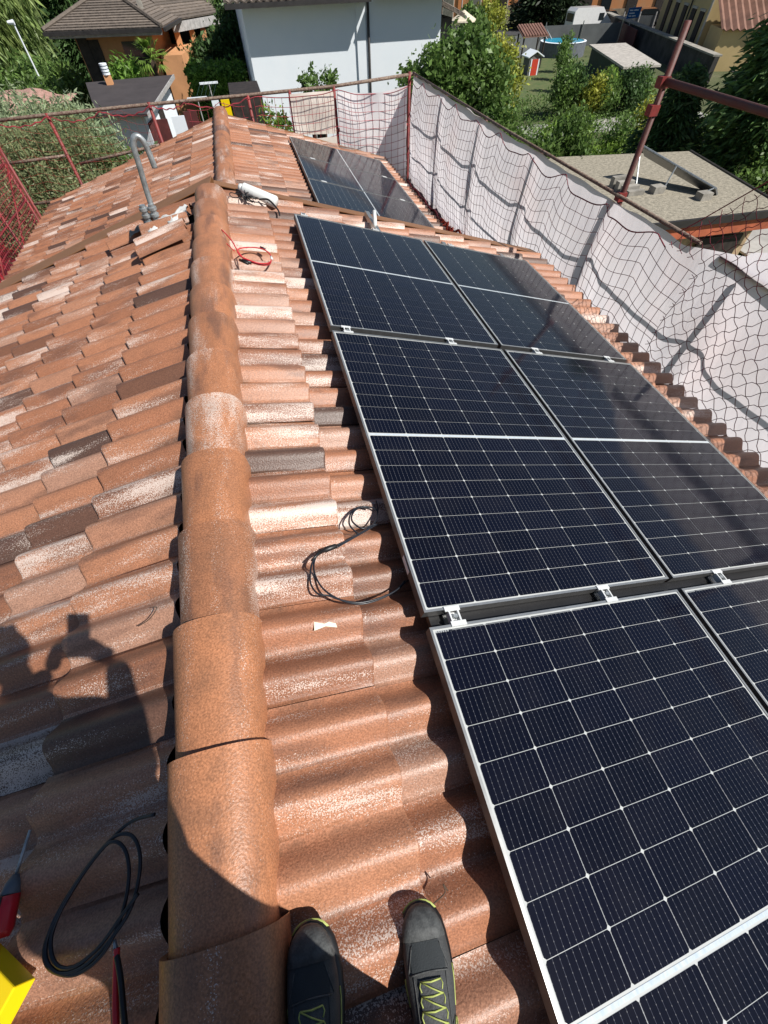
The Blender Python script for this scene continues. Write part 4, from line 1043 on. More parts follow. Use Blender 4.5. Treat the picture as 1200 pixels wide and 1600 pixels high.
    part('tongue', MB().grid(rows), M['shoe_toe'], parent, True)
    lc = MB(); up = Vector((0, 0, 0.0065))
    for k in range(5):
        t = 0.110 + 0.019 * k; wv = 0.021 + 0.001 * k
        lc.tube([top(t, -wv) + up * .6, top(t + .001, 0) + up * 1.1, top(t, wv) + up * .6], 0.0016, 5)
        lc.tube([top(t, -wv) + up * .7, top(t + .009, 0) + up * 1.4, top(t + .016, wv * .7) + up, top(t + .019, wv) + up * .6], 0.0014, 5)
        if k < 4:
            lc.tube([top(t, wv) + up * .6, top(t + .007, wv + .003) + up * .5, top(t + .014, wv) + up * .6], 0.0014, 5)
            lc.tube([top(t, -wv) + up * .6, top(t + .007, -wv - .003) + up * .5, top(t + .014, -wv) + up * .6], 0.0014, 5)
    lc.tube(catmull([top(0.195, 0.0) + up * 1.5, top(0.185, 0.03) + up * 2.2, top(0.165, 0.042) + up, top(0.18, 0.04) + up * 2, top(0.198, 0.015) + up * 2], 5), 0.0013, 5)
    part('lace', lc, M['lime'], parent, True)
    for x, t0, t1 in ((0.049, 0.10, 0.16), (-0.049, 0.11, 0.15)):
        sl_ = MB(); sl_.tube([C_(t, bend(t) + x * np.interp(t, ts, wd) / .0515) + Vector((0, 0, 0.045)) for t in np.linspace(t0, t1, 5)], 0.0016, 5)
        part('side_piping', sl_, M['lime'], parent, True)

per = thing('person', 'person in dark grey work shoes with lime laces, casting the long shadow', 'person', (0.26, -0.25, 0.0))
TL = Vector((0.164, -0.012, 0.014)); TRr = Vector((0.402, -0.048, -0.056))
shoe(per, TL, 0.06, -0.10, 0, 'left'); shoe(per, TRr, 0.13, -0.14, 0, 'right')
def skin_mesh(name, verts, edges, radii, mat, parent, root=0, lv=2):
    me = bpy.data.meshes.new(name); pw = wl(parent)
    me.from_pydata([Vector(v) - pw for v in verts], edges, []); me.materials.append(mat)
    o = link(name, me, parent)
    md = o.modifiers.new('skin', 'SKIN'); md.use_smooth_shade = True
    for i, r_ in enumerate(radii):
        sv = me.skin_vertices[0].data[i]; sv.radius = r_ if isinstance(r_, tuple) else (r_, r_); sv.use_root = (i == root)
    sb_ = o.modifiers.new('sub', 'SUBSURF'); sb_.levels = lv; sb_.render_levels = lv
    return o
V = [(0.28, -0.34, 0.88), (0.31, -0.335, 1.03), (0.345, -0.31, 1.18), (0.365, -0.275, 1.31), (0.37, -0.235, 1.40), (0.375, -0.19, 1.46), (0.385, -0.145, 1.51), (0.385, -0.13, 1.53),
     (0.19, -0.32, 0.80), (0.165, -0.275, 0.47), (0.150, -0.262, 0.14), (0.37, -0.33, 0.80), (0.35, -0.31, 0.45), (0.360, -0.305, 0.09),
     (0.20, -0.25, 1.34), (0.09, -0.14, 1.16), (0.285, 0.02, 1.195), (0.52, -0.28, 1.32), (0.525, -0.27, 1.11), (0.485, 0.015, 1.20)]
E_ = [(0, 1), (1, 2), (2, 3), (3, 4), (4, 5), (5, 6), (6, 7), (0, 8), (8, 9), (9, 10), (0, 11), (11, 12), (12, 13), (3, 14), (14, 15), (15, 16), (3, 17), (17, 18), (18, 19)]
Rr = [0.215, 0.225, 0.245, 0.20, 0.08, 0.055, 0.05, 0.045, 0.09, 0.066, 0.045, 0.09, 0.066, 0.045, 0.085, 0.055, 0.032, 0.085, 0.055, 0.032]
skin_mesh('body', V, E_, Rr, M['shirt'], per)
# trousers over the legs, hair, ears, face, hands with fingers
tr_ = MB()
for hip, kn, ank in (((0.20, -0.33, 0.90), (0.168, -0.277, 0.47), (0.150, -0.272, 0.15)), ((0.37, -0.335, 0.90), (0.352, -0.312, 0.45), (0.362, -0.315, 0.10))):
    tr_.tube(catmull([hip, kn, ank], 5), [0.125 - 0.05 * i / 10 for i in range(11)], 14)
part('trousers', tr_, M['trousers'], per, True)
rows = []
for z, rx_, ry_ in ((0.80, 0.15, 0.12), (0.86, 0.19, 0.14), (0.93, 0.20, 0.145), (1.0, 0.19, 0.14), (1.03, 0.17, 0.13)):
    rows.append([(0.285 + rx_ * math.cos(t), -0.335 + ry_ * math.sin(t), z) for t in np.linspace(0, 2 * math.pi, 25)])
part('jacket_hem', MB().grid(rows), M['shirt'], per, True)
hd = MB(); hc = Vector((0.385, -0.115, 1.61))
rows = []
for i in range(13):
    a = -math.pi / 2 + math.pi * i / 12
    rows.append([hc + Vector((0.080 * math.cos(a) * math.cos(t), 0.095 * math.cos(a) * math.sin(t) - 0.012, 0.118 * math.sin(a) + 0.01)) for t in np.linspace(0, 2 * math.pi, 21)])
part('head', MB().grid(rows), M['skin'], per, True)
rows = []
for i in range(8):
    a = math.pi / 2 * i / 7 * 0.95 + 0.06
    rows.append([hc + Vector((0.087 * math.cos(a) * math.cos(t), 0.102 * math.cos(a) * math.sin(t) - 0.018, 0.124 * math.sin(a) + 0.016)) for t in np.linspace(0, 2 * math.pi, 21)])
part('hair', MB().grid(rows), M['hair'], per, True)
part('nose', MB().tube([hc + Vector((0, 0.082, 0.02)), hc + Vector((0, 0.103, -0.02))], [0.008, 0.014], 8), M['skin'], per, True)
for s in (-1, 1):
    part('ear', MB().tube([hc + Vector((s * 0.078, -0.01, -0.02)), hc + Vector((s * 0.088, -0.012, 0.02))], [0.010, 0.016], 8), M['skin'], per, True)
    part('eye', MB().tube([hc + Vector((s * 0.03, 0.076, 0.012)), hc + Vector((s * 0.03, 0.083, 0.012))], [0.012, 0.008], 8), M['black'], per, True)
part('mouth', MB().tube([hc + Vector((-0.022, 0.074, -0.05)), hc + Vector((0, 0.080, -0.052)), hc + Vector((0.022, 0.074, -0.05))], 0.005, 6), M['redgrip'], per, True)
# phone with its lens at the camera point
phu = -ax_d; pc = CX - ax_f * 0.020 - phu * 0.045 + ax_r * 0.018
ph = thing('phone', 'dark phone held out at chest height, its small block shape ending the arm shadow', 'phone', pc)
part('phone_body', MB().obox(pc - ax_r * 0.038 - phu * 0.074 - ax_f * 0.004, ax_r * 0.076, phu * 0.148, ax_f * 0.008), M['black'], ph)
part('phone_screen', MB().obox(pc - ax_r * 0.035 - phu * 0.070 - ax_f * 0.0048, ax_r * 0.070, phu * 0.140, ax_f * 0.0006), M['glass'], ph)
for s, wr in ((-1, Vector((0.285, 0.02, 1.195))), (1, Vector((0.485, 0.015, 1.20)))):
    palm = pc + ax_r * (s * 0.055) - phu * 0.045 - ax_f * 0.022
    vs = [wr, wr.lerp(palm, .5), palm]; es = [(0, 1), (1, 2)]; rs = [0.028, (0.030, 0.022), (0.034, 0.020)]
    for k in range(4):
        b0 = palm + phu * (0.03 - 0.020 * k) * 0.9; i0 = len(vs)
        vs += [b0 + ax_r * (s * 0.004) + ax_f * 0.012, b0 + ax_r * (-s * 0.008) + ax_f * 0.028, b0 + ax_r * (-s * (0.026 - 0.003 * abs(k - 1))) + ax_f * 0.029]
        es += [(2, i0), (i0, i0 + 1), (i0 + 1, i0 + 2)]; rs += [0.0095, 0.0085, 0.0075]
    i0 = len(vs); vs += [palm + phu * 0.02 - ax_r * (s * 0.012) - ax_f * 0.008, palm + phu * 0.045 - ax_r * (s * 0.03) - ax_f * 0.004]; es += [(2, i0), (i0, i0 + 1)]; rs += [0.011, 0.009]
    skin_mesh('hand', vs, es, rs, M['skin'], per)

# ------------------------------------------------------------------ vegetation
def leaves(centres, n_each, spread, size, aspect=0.5, droop=0.0, up=0.0, seed=1, dirs=None, curl=0.0):
    r_ = np.random.RandomState(seed); C_ = np.repeat(np.asarray(centres, float), n_each, axis=0); n = len(C_)
    sp3 = np.repeat(np.asarray(spread, float).reshape(-1, 3) if np.ndim(spread) > 1 else np.tile(np.asarray(spread, float), (len(centres), 1)), n_each, axis=0)
    P_ = C_ + r_.normal(size=(n, 3)) * sp3
    d = r_.normal(size=(n, 3)); d[:, 2] = d[:, 2] * (1 - droop) - droop * 1.2 + up
    if dirs is not None: d = d * 0.35 + np.repeat(np.asarray(dirs, float), n_each, axis=0)
    d /= np.linalg.norm(d, axis=1)[:, None]
    q_ = r_.normal(size=(n, 3)); s_ = np.cross(d, q_); s_ /= np.linalg.norm(s_, axis=1)[:, None]
    L_ = size * r_.uniform(0.45, 1.5, (n, 1)); W_ = L_ * aspect
    v = np.stack([P_ - d * L_ / 2, P_ + s_ * W_ / 2, P_ + d * L_ / 2, P_ - s_ * W_ / 2], 1).reshape(-1, 3)
    return v
def crown_mesh(name, v, mat, parent):
    n = len(v) // 4; off = np.array(wl(parent))
    me = bpy.data.meshes.new(name); me.vertices.add(len(v)); me.vertices.foreach_set('co', (v - off).ravel())
    me.loops.add(4 * n); me.loops.foreach_set('vertex_index', np.arange(4 * n, dtype=np.int32)); me.polygons.add(n)
    me.polygons.foreach_set('loop_start', np.arange(0, 4 * n, 4, dtype=np.int32))
    me.update(calc_edges=True); me.materials.append(mat)
    return link(name, me, parent)
def ell_points(c, r3, n, seed, shell=0.55, flat=0.0):
    r_ = np.random.RandomState(seed); d = r_.normal(size=(n, 3)); d /= np.linalg.norm(d, axis=1)[:, None]
    d[:, 2] = np.where(d[:, 2] < -flat, -d[:, 2] * 0.3, d[:, 2]) if flat else d[:, 2]
    rad = shell + (1 - shell) * r_.rand(n, 1)
    rad *= 1 + 0.16 * np.sin(d[:, :1] * 7 + seed) * np.sin(d[:, 1:2] * 6 + seed * 2)
    return np.asarray(c) + d * np.asarray(r3) * rad
def tree(name, label, cat, base, blobs, mat, nclump, nleaf, size, spread, aspect=0.5, droop=0.0, trunk=0.12, seed=1, group=None, limbs=5, up=0.0, shell=0.5):
    """blobs: ellipsoids (centre, radii) that together give the crown's outline"""
    root = thing(name, label, cat, base, group); base = Vector(base); allv = []
    vol = [b[1][0] * b[1][1] * b[1][2] for b in blobs]; tot = sum(v_ ** .67 for v_ in vol); cs = []
    for i, (c, r3) in enumerate(blobs):
        k = max(4, int(nclump * vol[i] ** .67 / tot)); cs.append(ell_points(c, r3, k, seed * 31 + i, shell))
    rs_ = np.random.RandomState(seed + 500)
    for i, (c, r3) in enumerate(blobs):      # ragged shoots that break the round outline
        for q in range(4):
            d = rs_.normal(size=3); d[2] = abs(d[2]) * 0.9 + 0.15; d /= np.linalg.norm(d); r0_ = np.asarray(r3)
            cs.append(np.array([np.asarray(c) + d * r0_ * (0.80 + 0.055 * s_) + rs_.normal(size=3) * 0.03 for s_ in range(5)]))
    cs = np.concatenate(cs)
    crown_mesh('crown', leaves(cs, nleaf, spread, size, aspect, droop, up, seed), mat, root)
    top = Vector(blobs[0][0]); mb = MB()
    mid = base.lerp(top, 0.5) + Vector((0.1, -0.1, 0)); mb.tube(catmull([base, mid, top], 4), [trunk * (1 - 0.75 * i / 8) for i in range(9)], 8)
    rl = random.Random(seed)
    for k in range(limbs):
        t = Vector(cs[rl.randrange(len(cs))]); s_ = base.lerp(top, rl.uniform(0.35, 0.85)); mb.tube(catmull([s_, s_.lerp(t, .5) + Vector((0, 0, .15)), t], 3), [trunk * .4 * (1 - .8 * i / 6) for i in range(7)], 5)
    part('trunk', mb, M['bark'], root, True)
    return root
S3 = lambda a: (a, a, a)
# big leafy tree behind the white sheet
tree('fig_tree', 'big leafy green tree between the white house and the long sheet', 'tree', (8.2, 19.5, GZ),
     [((8.0, 19.5, -2.8), (1.8, 1.8, 1.9)), ((6.9, 19.2, -2.4), (1.1, 1.2, 1.4)), ((8.8, 19.8, -2.2), (1.0, 1.1, 1.2)), ((8.0, 19.6, -1.75), (1.35, 1.4, 1.05)), ((9.0, 19.0, -3.8), (1.3, 1.3, 1.5)), ((6.6, 19.2, -3.3), (1.1, 1.1, 1.5))],
     M['lf_fig'], 640, 60, 0.17, S3(0.20), 0.55, 0.25, 0.16, 3, up=0.15)
tree('shrub_tree', 'yellowing leafy tree right behind the big green one, by the canopy', 'tree', (11.8, 23.5, GZ), [((11.1, 23.5, -2.7), (1.0, 1.0, 1.2)), ((11.3, 23.8, -2.0), (0.6, .7, .7))], M['lf_yel'], 150, 55, 0.15, S3(0.20), 0.5, 0.2, 0.1, 5)
k = 0
for (x, y, z, r_, h_, mm, lab) in ((11.2, 17.8, -4.2, 1.0, 1.3, 'lf_bright', 'bright green bush right behind the middle of the white sheet'),
                                 (12.9, 19.8, -4.4, 1.0, 1.2, 'lf_bright', 'tall sunlit bush below the pool, with yellow green shoots'),
                                 (14.0, 22.0, -4.8, 1.0, 1.1, 'lf_fig', 'loose green bush between the red playhouse and the gravel roof'),
                                 (10.4, 16.2, -3.9, 1.1, 1.5, 'lf_fig', 'dense bush pressed against the rail behind the white sheet'),
                                 (15.0, 19.3, -4.9, 1.0, 1.0, 'lf_bright', 'sunlit bush at the far edge of the gravel roof, left of the tall pole')):
    tree('bush', lab, 'bush', (x, y, GZ), [((x, y, z), (r_, r_, h_)), ((x + .3, y, z + h_ * .45), (r_ * .6, r_ * .6, h_ * .65))], M[mm], 120, 50, 0.14, S3(0.17), 0.5, -0.1, 0.06, 40 + k, up=0.5); k += 1
for (x, y, z, r_, h_, mm, lab) in ((15.6, 19.6, -4.3, .75, 1.3, 'lf_fig', 'slender young tree with sparse leaves left of the tall red pole'), (17.4, 20.8, -4.2, .7, 1.2, 'lf_yel', 'slender young tree with yellowish leaves right of the tall red pole')):
    tree('young_tree', lab, 'tree', (x, y, GZ), [((x, y, z), (r_, r_, h_))], M[mm], 60, 26, 0.14, S3(0.17), 0.5, 0, 0.05, 60 + k, shell=0.2); k += 1
for i in range(7):
    x = 20.4 + i * 0.95 + rnd.uniform(-.2, .2); y = 33.2 + rnd.uniform(-.6, .8)
    z = -4.75 + (0.35 if i < 2 else 0) + rnd.uniform(-.2, .2)
    tree('garden_shrub', ['tall dark green shrub at the left end of the garden row', 'dark shrub second from the left in the garden row below the pool', 'reddish green shrub in the middle of the garden row', 'rounded shrub in the garden row left of the slab roof shed', 'low shrub touching the slab roof shed', 'low shrub at the corner of the slab roof shed', 'last shrub of the garden row by the tall pole'][i],
         'shrub', (x, y, GZ), [((x, y, z - .25), (.7, .7, .9))], M[('lf_fig', 'lf_dark', 'lf_yel', 'lf_fig', 'lf_bright', 'lf_dark', 'lf_fig')[i]], 60, 40, 0.19, S3(0.22), .5, 0, .06, 70 + i, up=.4, group='row of garden shrubs')
# sparse stalky plants near the pool
for i, (x, y) in enumerate(((24.6, 40.5), (26.6, 44.5), (28.3, 47.5))):
    tree('tall_weed', ['thin leafy stalks in front of the pool, left one', 'thin leafy stalks in front of the pool, middle one', 'thin leafy stalks beside the pool by the dark screen'][i], 'plant', (x, y, GZ), [((x, y, -5.0), (.5, .5, 1.1))], M['lf_fig'], 26, 20, 0.2, S3(0.2), .4, 0, .04, 90 + i, up=.5, shell=.1, group='leafy stalks by the pool')
# dark conifer on the right: tiers of drooping fronds
def conifer(name, label, base, top_z, r0, z0, mat, n, size, seed, ndroop=0.35, grp=None):
    root = thing(name, label, 'tree', base, grp); r_ = np.random.RandomState(seed)
    h = r_.rand(n) ** 0.8; an = r_.rand(n) * 6.283; z = z0 + (top_z - z0) * h
    lay = 0.82 + 0.25 * np.sin(z * 5.0 + an * 2) + 0.12 * np.sin(an * 7 + z * 3)
    rad = r0 * (1 - h) ** 0.75 * lay * (0.45 + 0.55 * r_.rand(n) ** 0.4)
    cs = np.stack([base[0] + rad * np.cos(an), base[1] + rad * np.sin(an), z - 0.25 * rad * ndroop], 1)
    dirs = np.stack([np.cos(an), np.sin(an), -ndroop * np.ones(n)], 1)
    crown_mesh('crown', leaves(cs, 26, S3(size * 0.75), size, 0.28, 0, 0, seed, dirs), mat, root)
    part('trunk', MB().tube([base, (base[0], base[1], top_z)], [r0 * 0.07, 0.03], 8), M['bark'], root, True)
    return root
conifer('conifer', 'large dark green conifer filling the upper right corner behind the pole', (17.4, 14.8, GZ), 2.4, 3.1, -5.6, M['lf_con'], 2300, 0.26, 5)
conifer('conifer', 'smaller dark conifer at the left foot of the big one, beyond the gravel roof', (14.9, 16.6, GZ), -1.6, 1.7, -5.4, M['lf_dark'], 600, 0.22, 6)
tree('bush', 'loose sunlit bush over the pale paving at the right edge', 'bush', (16.3, 12.9, GZ), [((16.3, 13.1, -3.9), (1.1, .9, 1.2))], M['lf_fig'], 70, 40, 0.14, S3(.16), .5, .2, .05, 99)
# left: two-tone conifer mass beside the roof
def mass(name, label, cat, blobs, base, mat, ncl, nl, size, seed, asp=0.22, droop=0.0, up=0.0, spread=0.16):
    return tree(name, label, cat, base, blobs, mat, ncl, nl, size, S3(spread), asp, droop, 0.18, seed, up=up, shell=0.72)
mass('juniper', 'large grey-green juniper behind the left railing, feathery lower part', 'tree', [((-4.9, 14.9, -3.5), (1.6, 1.8, 2.1)), ((-4.3, 15.6, -2.8), (1.5, 1.4, 1.75)), ((-5.9, 16.2, -2.9), (1.5, 1.3, 1.5)), ((-4.5, 14.2, -4.0), (1.4, 1.3, 1.5))],
     (-5.6, 15, GZ), M['lf_pine'], 1500, 70, 0.095, 12, 0.30, 0.1, 0.1, 0.13)
mass('juniper', 'blue-green feathery conifer crown left of the dark felt roof', 'tree', [((-6.3, 18.2, -2.35), (2.5, 1.7, 1.35)), ((-8.6, 18.4, -2.0), (1.9, 1.6, 1.4)), ((-4.7, 18.2, -2.6), (1.2, 1.2, 1.2))],
     (-6.5, 18.2, GZ), M['lf_blue'], 620, 60, 0.19, 14, 0.2, 0.0, 0.45, 0.2)
mass('shrub', 'flowering shrub between the juniper and the red posts', 'bush', [((-3.0, 15.6, -2.9), (0.9, .8, 1.1)), ((-2.3, 15.2, -2.9), (.6, .7, .8))], (-2.6, 15.4, GZ), M['lf_fig'], 90, 40, 0.11, 15, 0.5, 0, 0.2)
mass('shrub', 'small flowering shrub left of the far ridge end', 'bush', [((-0.9, 14.6, -2.7), (0.55, .5, .6))], (-0.9, 14.6, GZ), M['lf_bright'], 45, 30, 0.10, 16, 0.5, 0, 0.2)
mass('shrub', 'young green shrub standing before the white house wall behind the net', 'bush', [((1.0, 13.4, -1.55), (0.26, .3, .55)), ((1.25, 13.5, -1.5), (.2, .3, .4))], (1.1, 13.4, GZ), M['lf_bright'], 40, 26, 0.09, 17, 0.45, 0, 0.4, .08)
mass('shrub', 'leafy tips rising above the rail before the white house wall', 'bush', [((2.15, 13.4, -0.62), (0.45, .25, .20))], (2.1, 13.4, GZ), M['lf_fig'], 22, 18, 0.09, 18, 0.5, 0, 0.4, .07)
# willow and trees top left
wroot = thing('willow', 'tall willow with hanging branches in the upper left corner', 'tree', (-17.5, 46, GZ))
wc = ell_points((-17.0, 46, -1.2), (5.8, 3.5, 3.4), 900, 77, 0.7); wd_ = np.tile(np.array([[0.25, 0, -1.0]]), (len(wc), 1))
crown_mesh('crown', leaves(wc, 30, (0.30, 0.30, 0.9), 0.75, 0.16, 0, 0, 78, wd_), M['lf_willow'], wroot)
part('trunk', MB().tube([(-17.5, 46, GZ), (-17.3, 46, -2)], [0.4, 0.2], 8), M['bark'], wroot, True)
tree('tree', 'mid green tree at the foot of the willow, by the lamp post', 'tree', (-10.6, 38.5, GZ), [((-10.6, 38.5, -3.9), (2.6, 2.0, 1.5)), ((-13.5, 37.5, -4.3), (2.2, 2, 1.5)), ((-9.6, 35.5, -4.2), (1.3, 1.2, 1.2))], M['lf_fig'], 420, 40, 0.28, S3(.28), .4, 0, .15, 22)
for i, (x, y, t_) in enumerate(((-12.5, 60, 3.0), (-8.8, 62, 2.6), (-5.4, 66, 3.2), (-16.5, 62, 3.4))):
    conifer('pine', ['dark evergreen behind the left corner of the hipped roof', 'dark evergreen behind the middle of the hipped roof', 'dark evergreen rising behind the roof ridge of the orange house', 'dark evergreen partly behind the willow'][i], (x, y, GZ), t_, 3.2, -5.5, M['lf_willow' if i % 2 else 'lf_dark'], 620, 0.62, 30 + i, grp='dark evergreens behind the orange house')
# bush and palm before the orange house
tree('bush', 'bright green bush in front of the orange house, left of the small palm', 'bush', (-4.5, 30.3, GZ), [((-4.5, 30.3, -3.1), (0.85, .8, 1.35)), ((-4.9, 30.2, -3.5), (.65, .7, 1.1)), ((-4.0, 30.3, -3.5), (.6, .6, 1.0))], M['lf_hedge'], 230, 46, 0.22, S3(.2), .3, 0, .1, 24, up=.7)
pt = thing('palm_tree', 'small fan palm with dark trunk before the orange house', 'palm', (-3.25, 30, GZ))
part('trunk', MB().tube([(-3.35, 30, GZ), (-3.3, 30, -3), (-3.15, 30, -1.75)], [0.14, 0.12, 0.11], 8), M['bark'], pt, True)
fr = MB(); rp = random.Random(3)
for k in range(30):
    an = rp.uniform(0, 6.28); el = rp.uniform(-0.5, 1.2); d = Vector((math.cos(an) * math.cos(el), math.sin(an) * math.cos(el), math.sin(el)))
    c = Vector((-3.15, 30, -1.72)); m_ = c + d * 0.42; sd2 = d.cross(Vector((0, 0, 1))).normalized()
    for f_ in range(7):
        th = (f_ - 3) * 0.28; dd = (d * math.cos(th) + sd2 * math.sin(th)); e_ = m_ + dd * 0.5 + Vector((0, 0, -0.12)); s_ = dd.cross(Vector((0, 0, 1))).normalized() * 0.035
        fr.add([m_ - s_ * .3, m_ + dd * .25 + s_, e_, m_ + dd * .25 - s_], [(0, 1, 2, 3)])
    fr.tube([c, m_], 0.012, 4)
part('fronds', fr, M['lf_bright'], pt)
# hedge, bushes between the orange house and the white one
def hedge(label, x0, x1, y0, y1, z1, mat, n, seed):
    root = thing('hedge', label, 'hedge', ((x0 + x1) / 2, (y0 + y1) / 2, GZ)); r_ = np.random.RandomState(seed)
    P_ = r_.rand(n, 3) * np.array([x1 - x0, y1 - y0, z1 - GZ]) + np.array([x0, y0, GZ]); f_ = r_.randint(0, 3, n)
    P_[f_ == 0, 1] = y0; P_[f_ == 1, 2] = z1
    P_ += r_.normal(size=P_.shape) * 0.08
    crown_mesh('foliage', leaves(P_, 14, S3(.1), 0.17, .5, 0, 0.1, seed), mat, root)
    part('twigs', MB().box(x0 + .15, x1 - .15, y0 + .15, y1 - .15, GZ, z1 - .15), M['lf_dark'], root)
    return root
hedge('clipped bright green hedge block beside the shaded wall of the white house', -1.75, 0.75, 30.6, 32.6, -2.45, M['lf_hedge'], 1900, 33)
tree('bush', 'dark bush behind the clipped hedge, before the porch of the orange house', 'bush', (-0.9, 35, GZ), [((-1.2, 35.0, -2.9), (1.3, 1.0, 1.0)), ((0.0, 35.3, -2.5), (1.2, 1, 1.1)), ((0.9, 36, -1.9), (.8, .8, 1.3))], M['lf_dark'], 260, 46, .2, S3(.2), .5, 0, .1, 36)
tree('tree', 'green tree in the gap between the orange house and the white house', 'tree', (0.9, 41, GZ), [((0.5, 41, -2.3), (1.5, 1.2, 1.7)), ((1.3, 39.5, -3.0), (1.0, 1.0, 1.8))], M['lf_fig'], 260, 40, .26, S3(.25), .5, 0, .12, 37)
# big dark cypress by the orange street houses
conifer('cypress', 'broad black-green cypress before the orange street houses', (40.5, 75, GZ), 1.5, 4.6, -5.8, M['lf_black'], 1500, 0.55, 41, 0.1)
for i, (x, y, r_, m_) in enumerate(((31.5, 72, 1.8, 'lf_yel'), (27.0, 66, 1.6, 'lf_fig'), (56.0, 66, 2.0, 'lf_fig'))):
    tree('bush', ['yellow green bush at the foot of the orange street house', 'green bush between parasol and canopy', 'leafy climber on the garden wall by the blue sign'][i], 'bush', (x, y, GZ), [((x, y, -4.7), (r_, r_, 1.4))], M[m_], 90, 30, .3, S3(.3), .5, 0, .06, 50 + i)
# a lot of low plants
gc = nr.rand(2600, 3) * np.array([18, 22, 0]) + np.array([11, 17, GZ + 0.15])
gobj = bpy.data.meshes.new('ground_cover'); v_ = leaves(gc, 14, (0.3, 0.3, 0.16), 0.16, .4, 0, .6, 88)
n_ = len(v_) // 4; gobj.vertices.add(len(v_)); gobj.vertices.foreach_set('co', v_.ravel()); gobj.loops.add(4 * n_); gobj.loops.foreach_set('vertex_index', np.arange(4 * n_, dtype=np.int32)); gobj.polygons.add(n_); gobj.polygons.foreach_set('loop_start', np.arange(0, 4 * n_, 4, dtype=np.int32)); gobj.update(calc_edges=True); gobj.materials.append(M['lf_fig'])
go = link('ground_cover', gobj, None, None, None, 'stuff'); go['label'] = 'low weeds and grass covering the gardens behind the sheet'; go['category'] = 'plants'
gc = nr.rand(900, 3) * np.array([9, 20, 0]) + np.array([-9, 13, GZ + 0.15])
g2 = bpy.data.meshes.new('ground_cover'); v_ = leaves(gc, 14, (0.3, 0.3, 0.2), 0.16, .4, 0, .6, 89)
n_ = len(v_) // 4; g2.vertices.add(len(v_)); g2.vertices.foreach_set('co', v_.ravel()); g2.loops.add(4 * n_); g2.loops.foreach_set('vertex_index', np.arange(4 * n_, dtype=np.int32)); g2.polygons.add(n_); g2.polygons.foreach_set('loop_start', np.arange(0, 4 * n_, 4, dtype=np.int32)); g2.update(calc_edges=True); g2.materials.append(M['lf_fig'])
go = link('ground_cover', g2, None, None, None, 'stuff'); go['label'] = 'low weeds covering the garden left of the roofs'; go['category'] = 'plants'

# ------------------------------------------------------------------ buildings
def pantile_slope(parent, p0, ex, eu, nx, nu, mat, name='tile_course', amp=0.03, pitch=0.22):
    """corrugated courses: p0 eave corner, ex along the eave, eu up the slope; each course its own part"""
    p0, ex, eu = Vector(p0), Vector(ex), Vector(eu); nrm = ex.cross(eu).normalized()
    if nrm.z < 0: nrm = -nrm
    W_ = ex.length; exn = ex.normalized(); ns = max(8, int(W_ / pitch) * 4)
    for k in range(nu):
        a = p0 + eu * (k / nu); b = p0 + eu * ((k + 1.12) / nu); rows = []
        for q, (pp, lift) in enumerate(((a, -0.01), (a, 0.055), (b, 0.0))):
            rows.append([pp + exn * (W_ * j / ns) + nrm * (lift + (amp * math.sin(2 * math.pi * j / 4) if q else amp * math.sin(2 * math.pi * j / 4))) for j in range(ns + 1)])
        part(name, MB().grid(rows), mat, parent)
# white house straight ahead
wh = thing('house', 'white house straight ahead with a big blank wall and the eave shadow across it', 'house', (5, 30, GZ))
part('wall', MB().box(1.16, 5.93, 25.0, 36, GZ, -0.06), M['wall_white'], wh)
part('wall', MB().box(5.94, 9.05, 24.985, 37, GZ, 0.0), M['wall_white'], wh)
part('pilaster', MB().box(5.50, 5.86, 24.93, 24.995, GZ, -0.12), M['wall_white'], wh)
part('downpipe', MB().tube([(5.985, 24.93, 0.9), (5.985, 24.93, GZ)], 0.05, 8), M['gutter'], wh, True)
part('eave_soffit', MB().box(0.62, 5.98, 24.36, 25.0, -0.055, -0.01), M['gutter_w'], wh)
part('gutter', MB().box(0.55, 5.98, 24.26, 24.38, -0.10, 0.03), M['gutter'], wh)
pantile_slope(wh, (0.55, 24.32, 0.04), (5.42, 0, 0), (0, 5.6, 1.6), 0, 15, M['roof_grey'], amp=0.04, pitch=0.26)
part('eave_soffit', MB().box(6.25, 9.7, 24.28, 25.0, 0.0, 0.06), M['gutter_w'], wh)
pantile_slope(wh, (6.25, 24.25, 0.10), (3.45, 0, 0), (0, 5.6, 1.6), 0, 14, M['roof_grey'], amp=0.04, pitch=0.26)
part('wall', MB().hexa([(1.16, 25.0, -0.07), (5.93, 25, -0.07), (5.93, 36, -0.07), (1.16, 36, -0.07)], [(1.16, 25.0, 0.0), (5.93, 25, 0.0), (5.93, 30, 1.5), (1.16, 30, 1.5)]), M['wall_white'], wh)
# lean-to right of it
lt = thing('lean_to', 'small dark lean-to roof right of the white house, sloping towards the parasol', 'lean-to', (11, 27, GZ))
part('roof', MB().hexa([(9.15, 25.5, -0.35), (10.15, 25.2, -0.72), (10.9, 29, -0.72), (9.2, 29.5, -0.2)], [(9.15, 25.5, -0.22), (10.15, 25.2, -0.60), (10.9, 29, -0.60), (9.2, 29.5, -0.08)]), M['roof_grey'], lt)
part('wall', MB().box(9.15, 9.9, 26, 29, GZ, -0.75), M['dark_wall'], lt)
part('gutter', MB().tube([(10.17, 25.1, -0.70), (10.95, 29, -0.70)], 0.05, 6), M['alu'], lt)

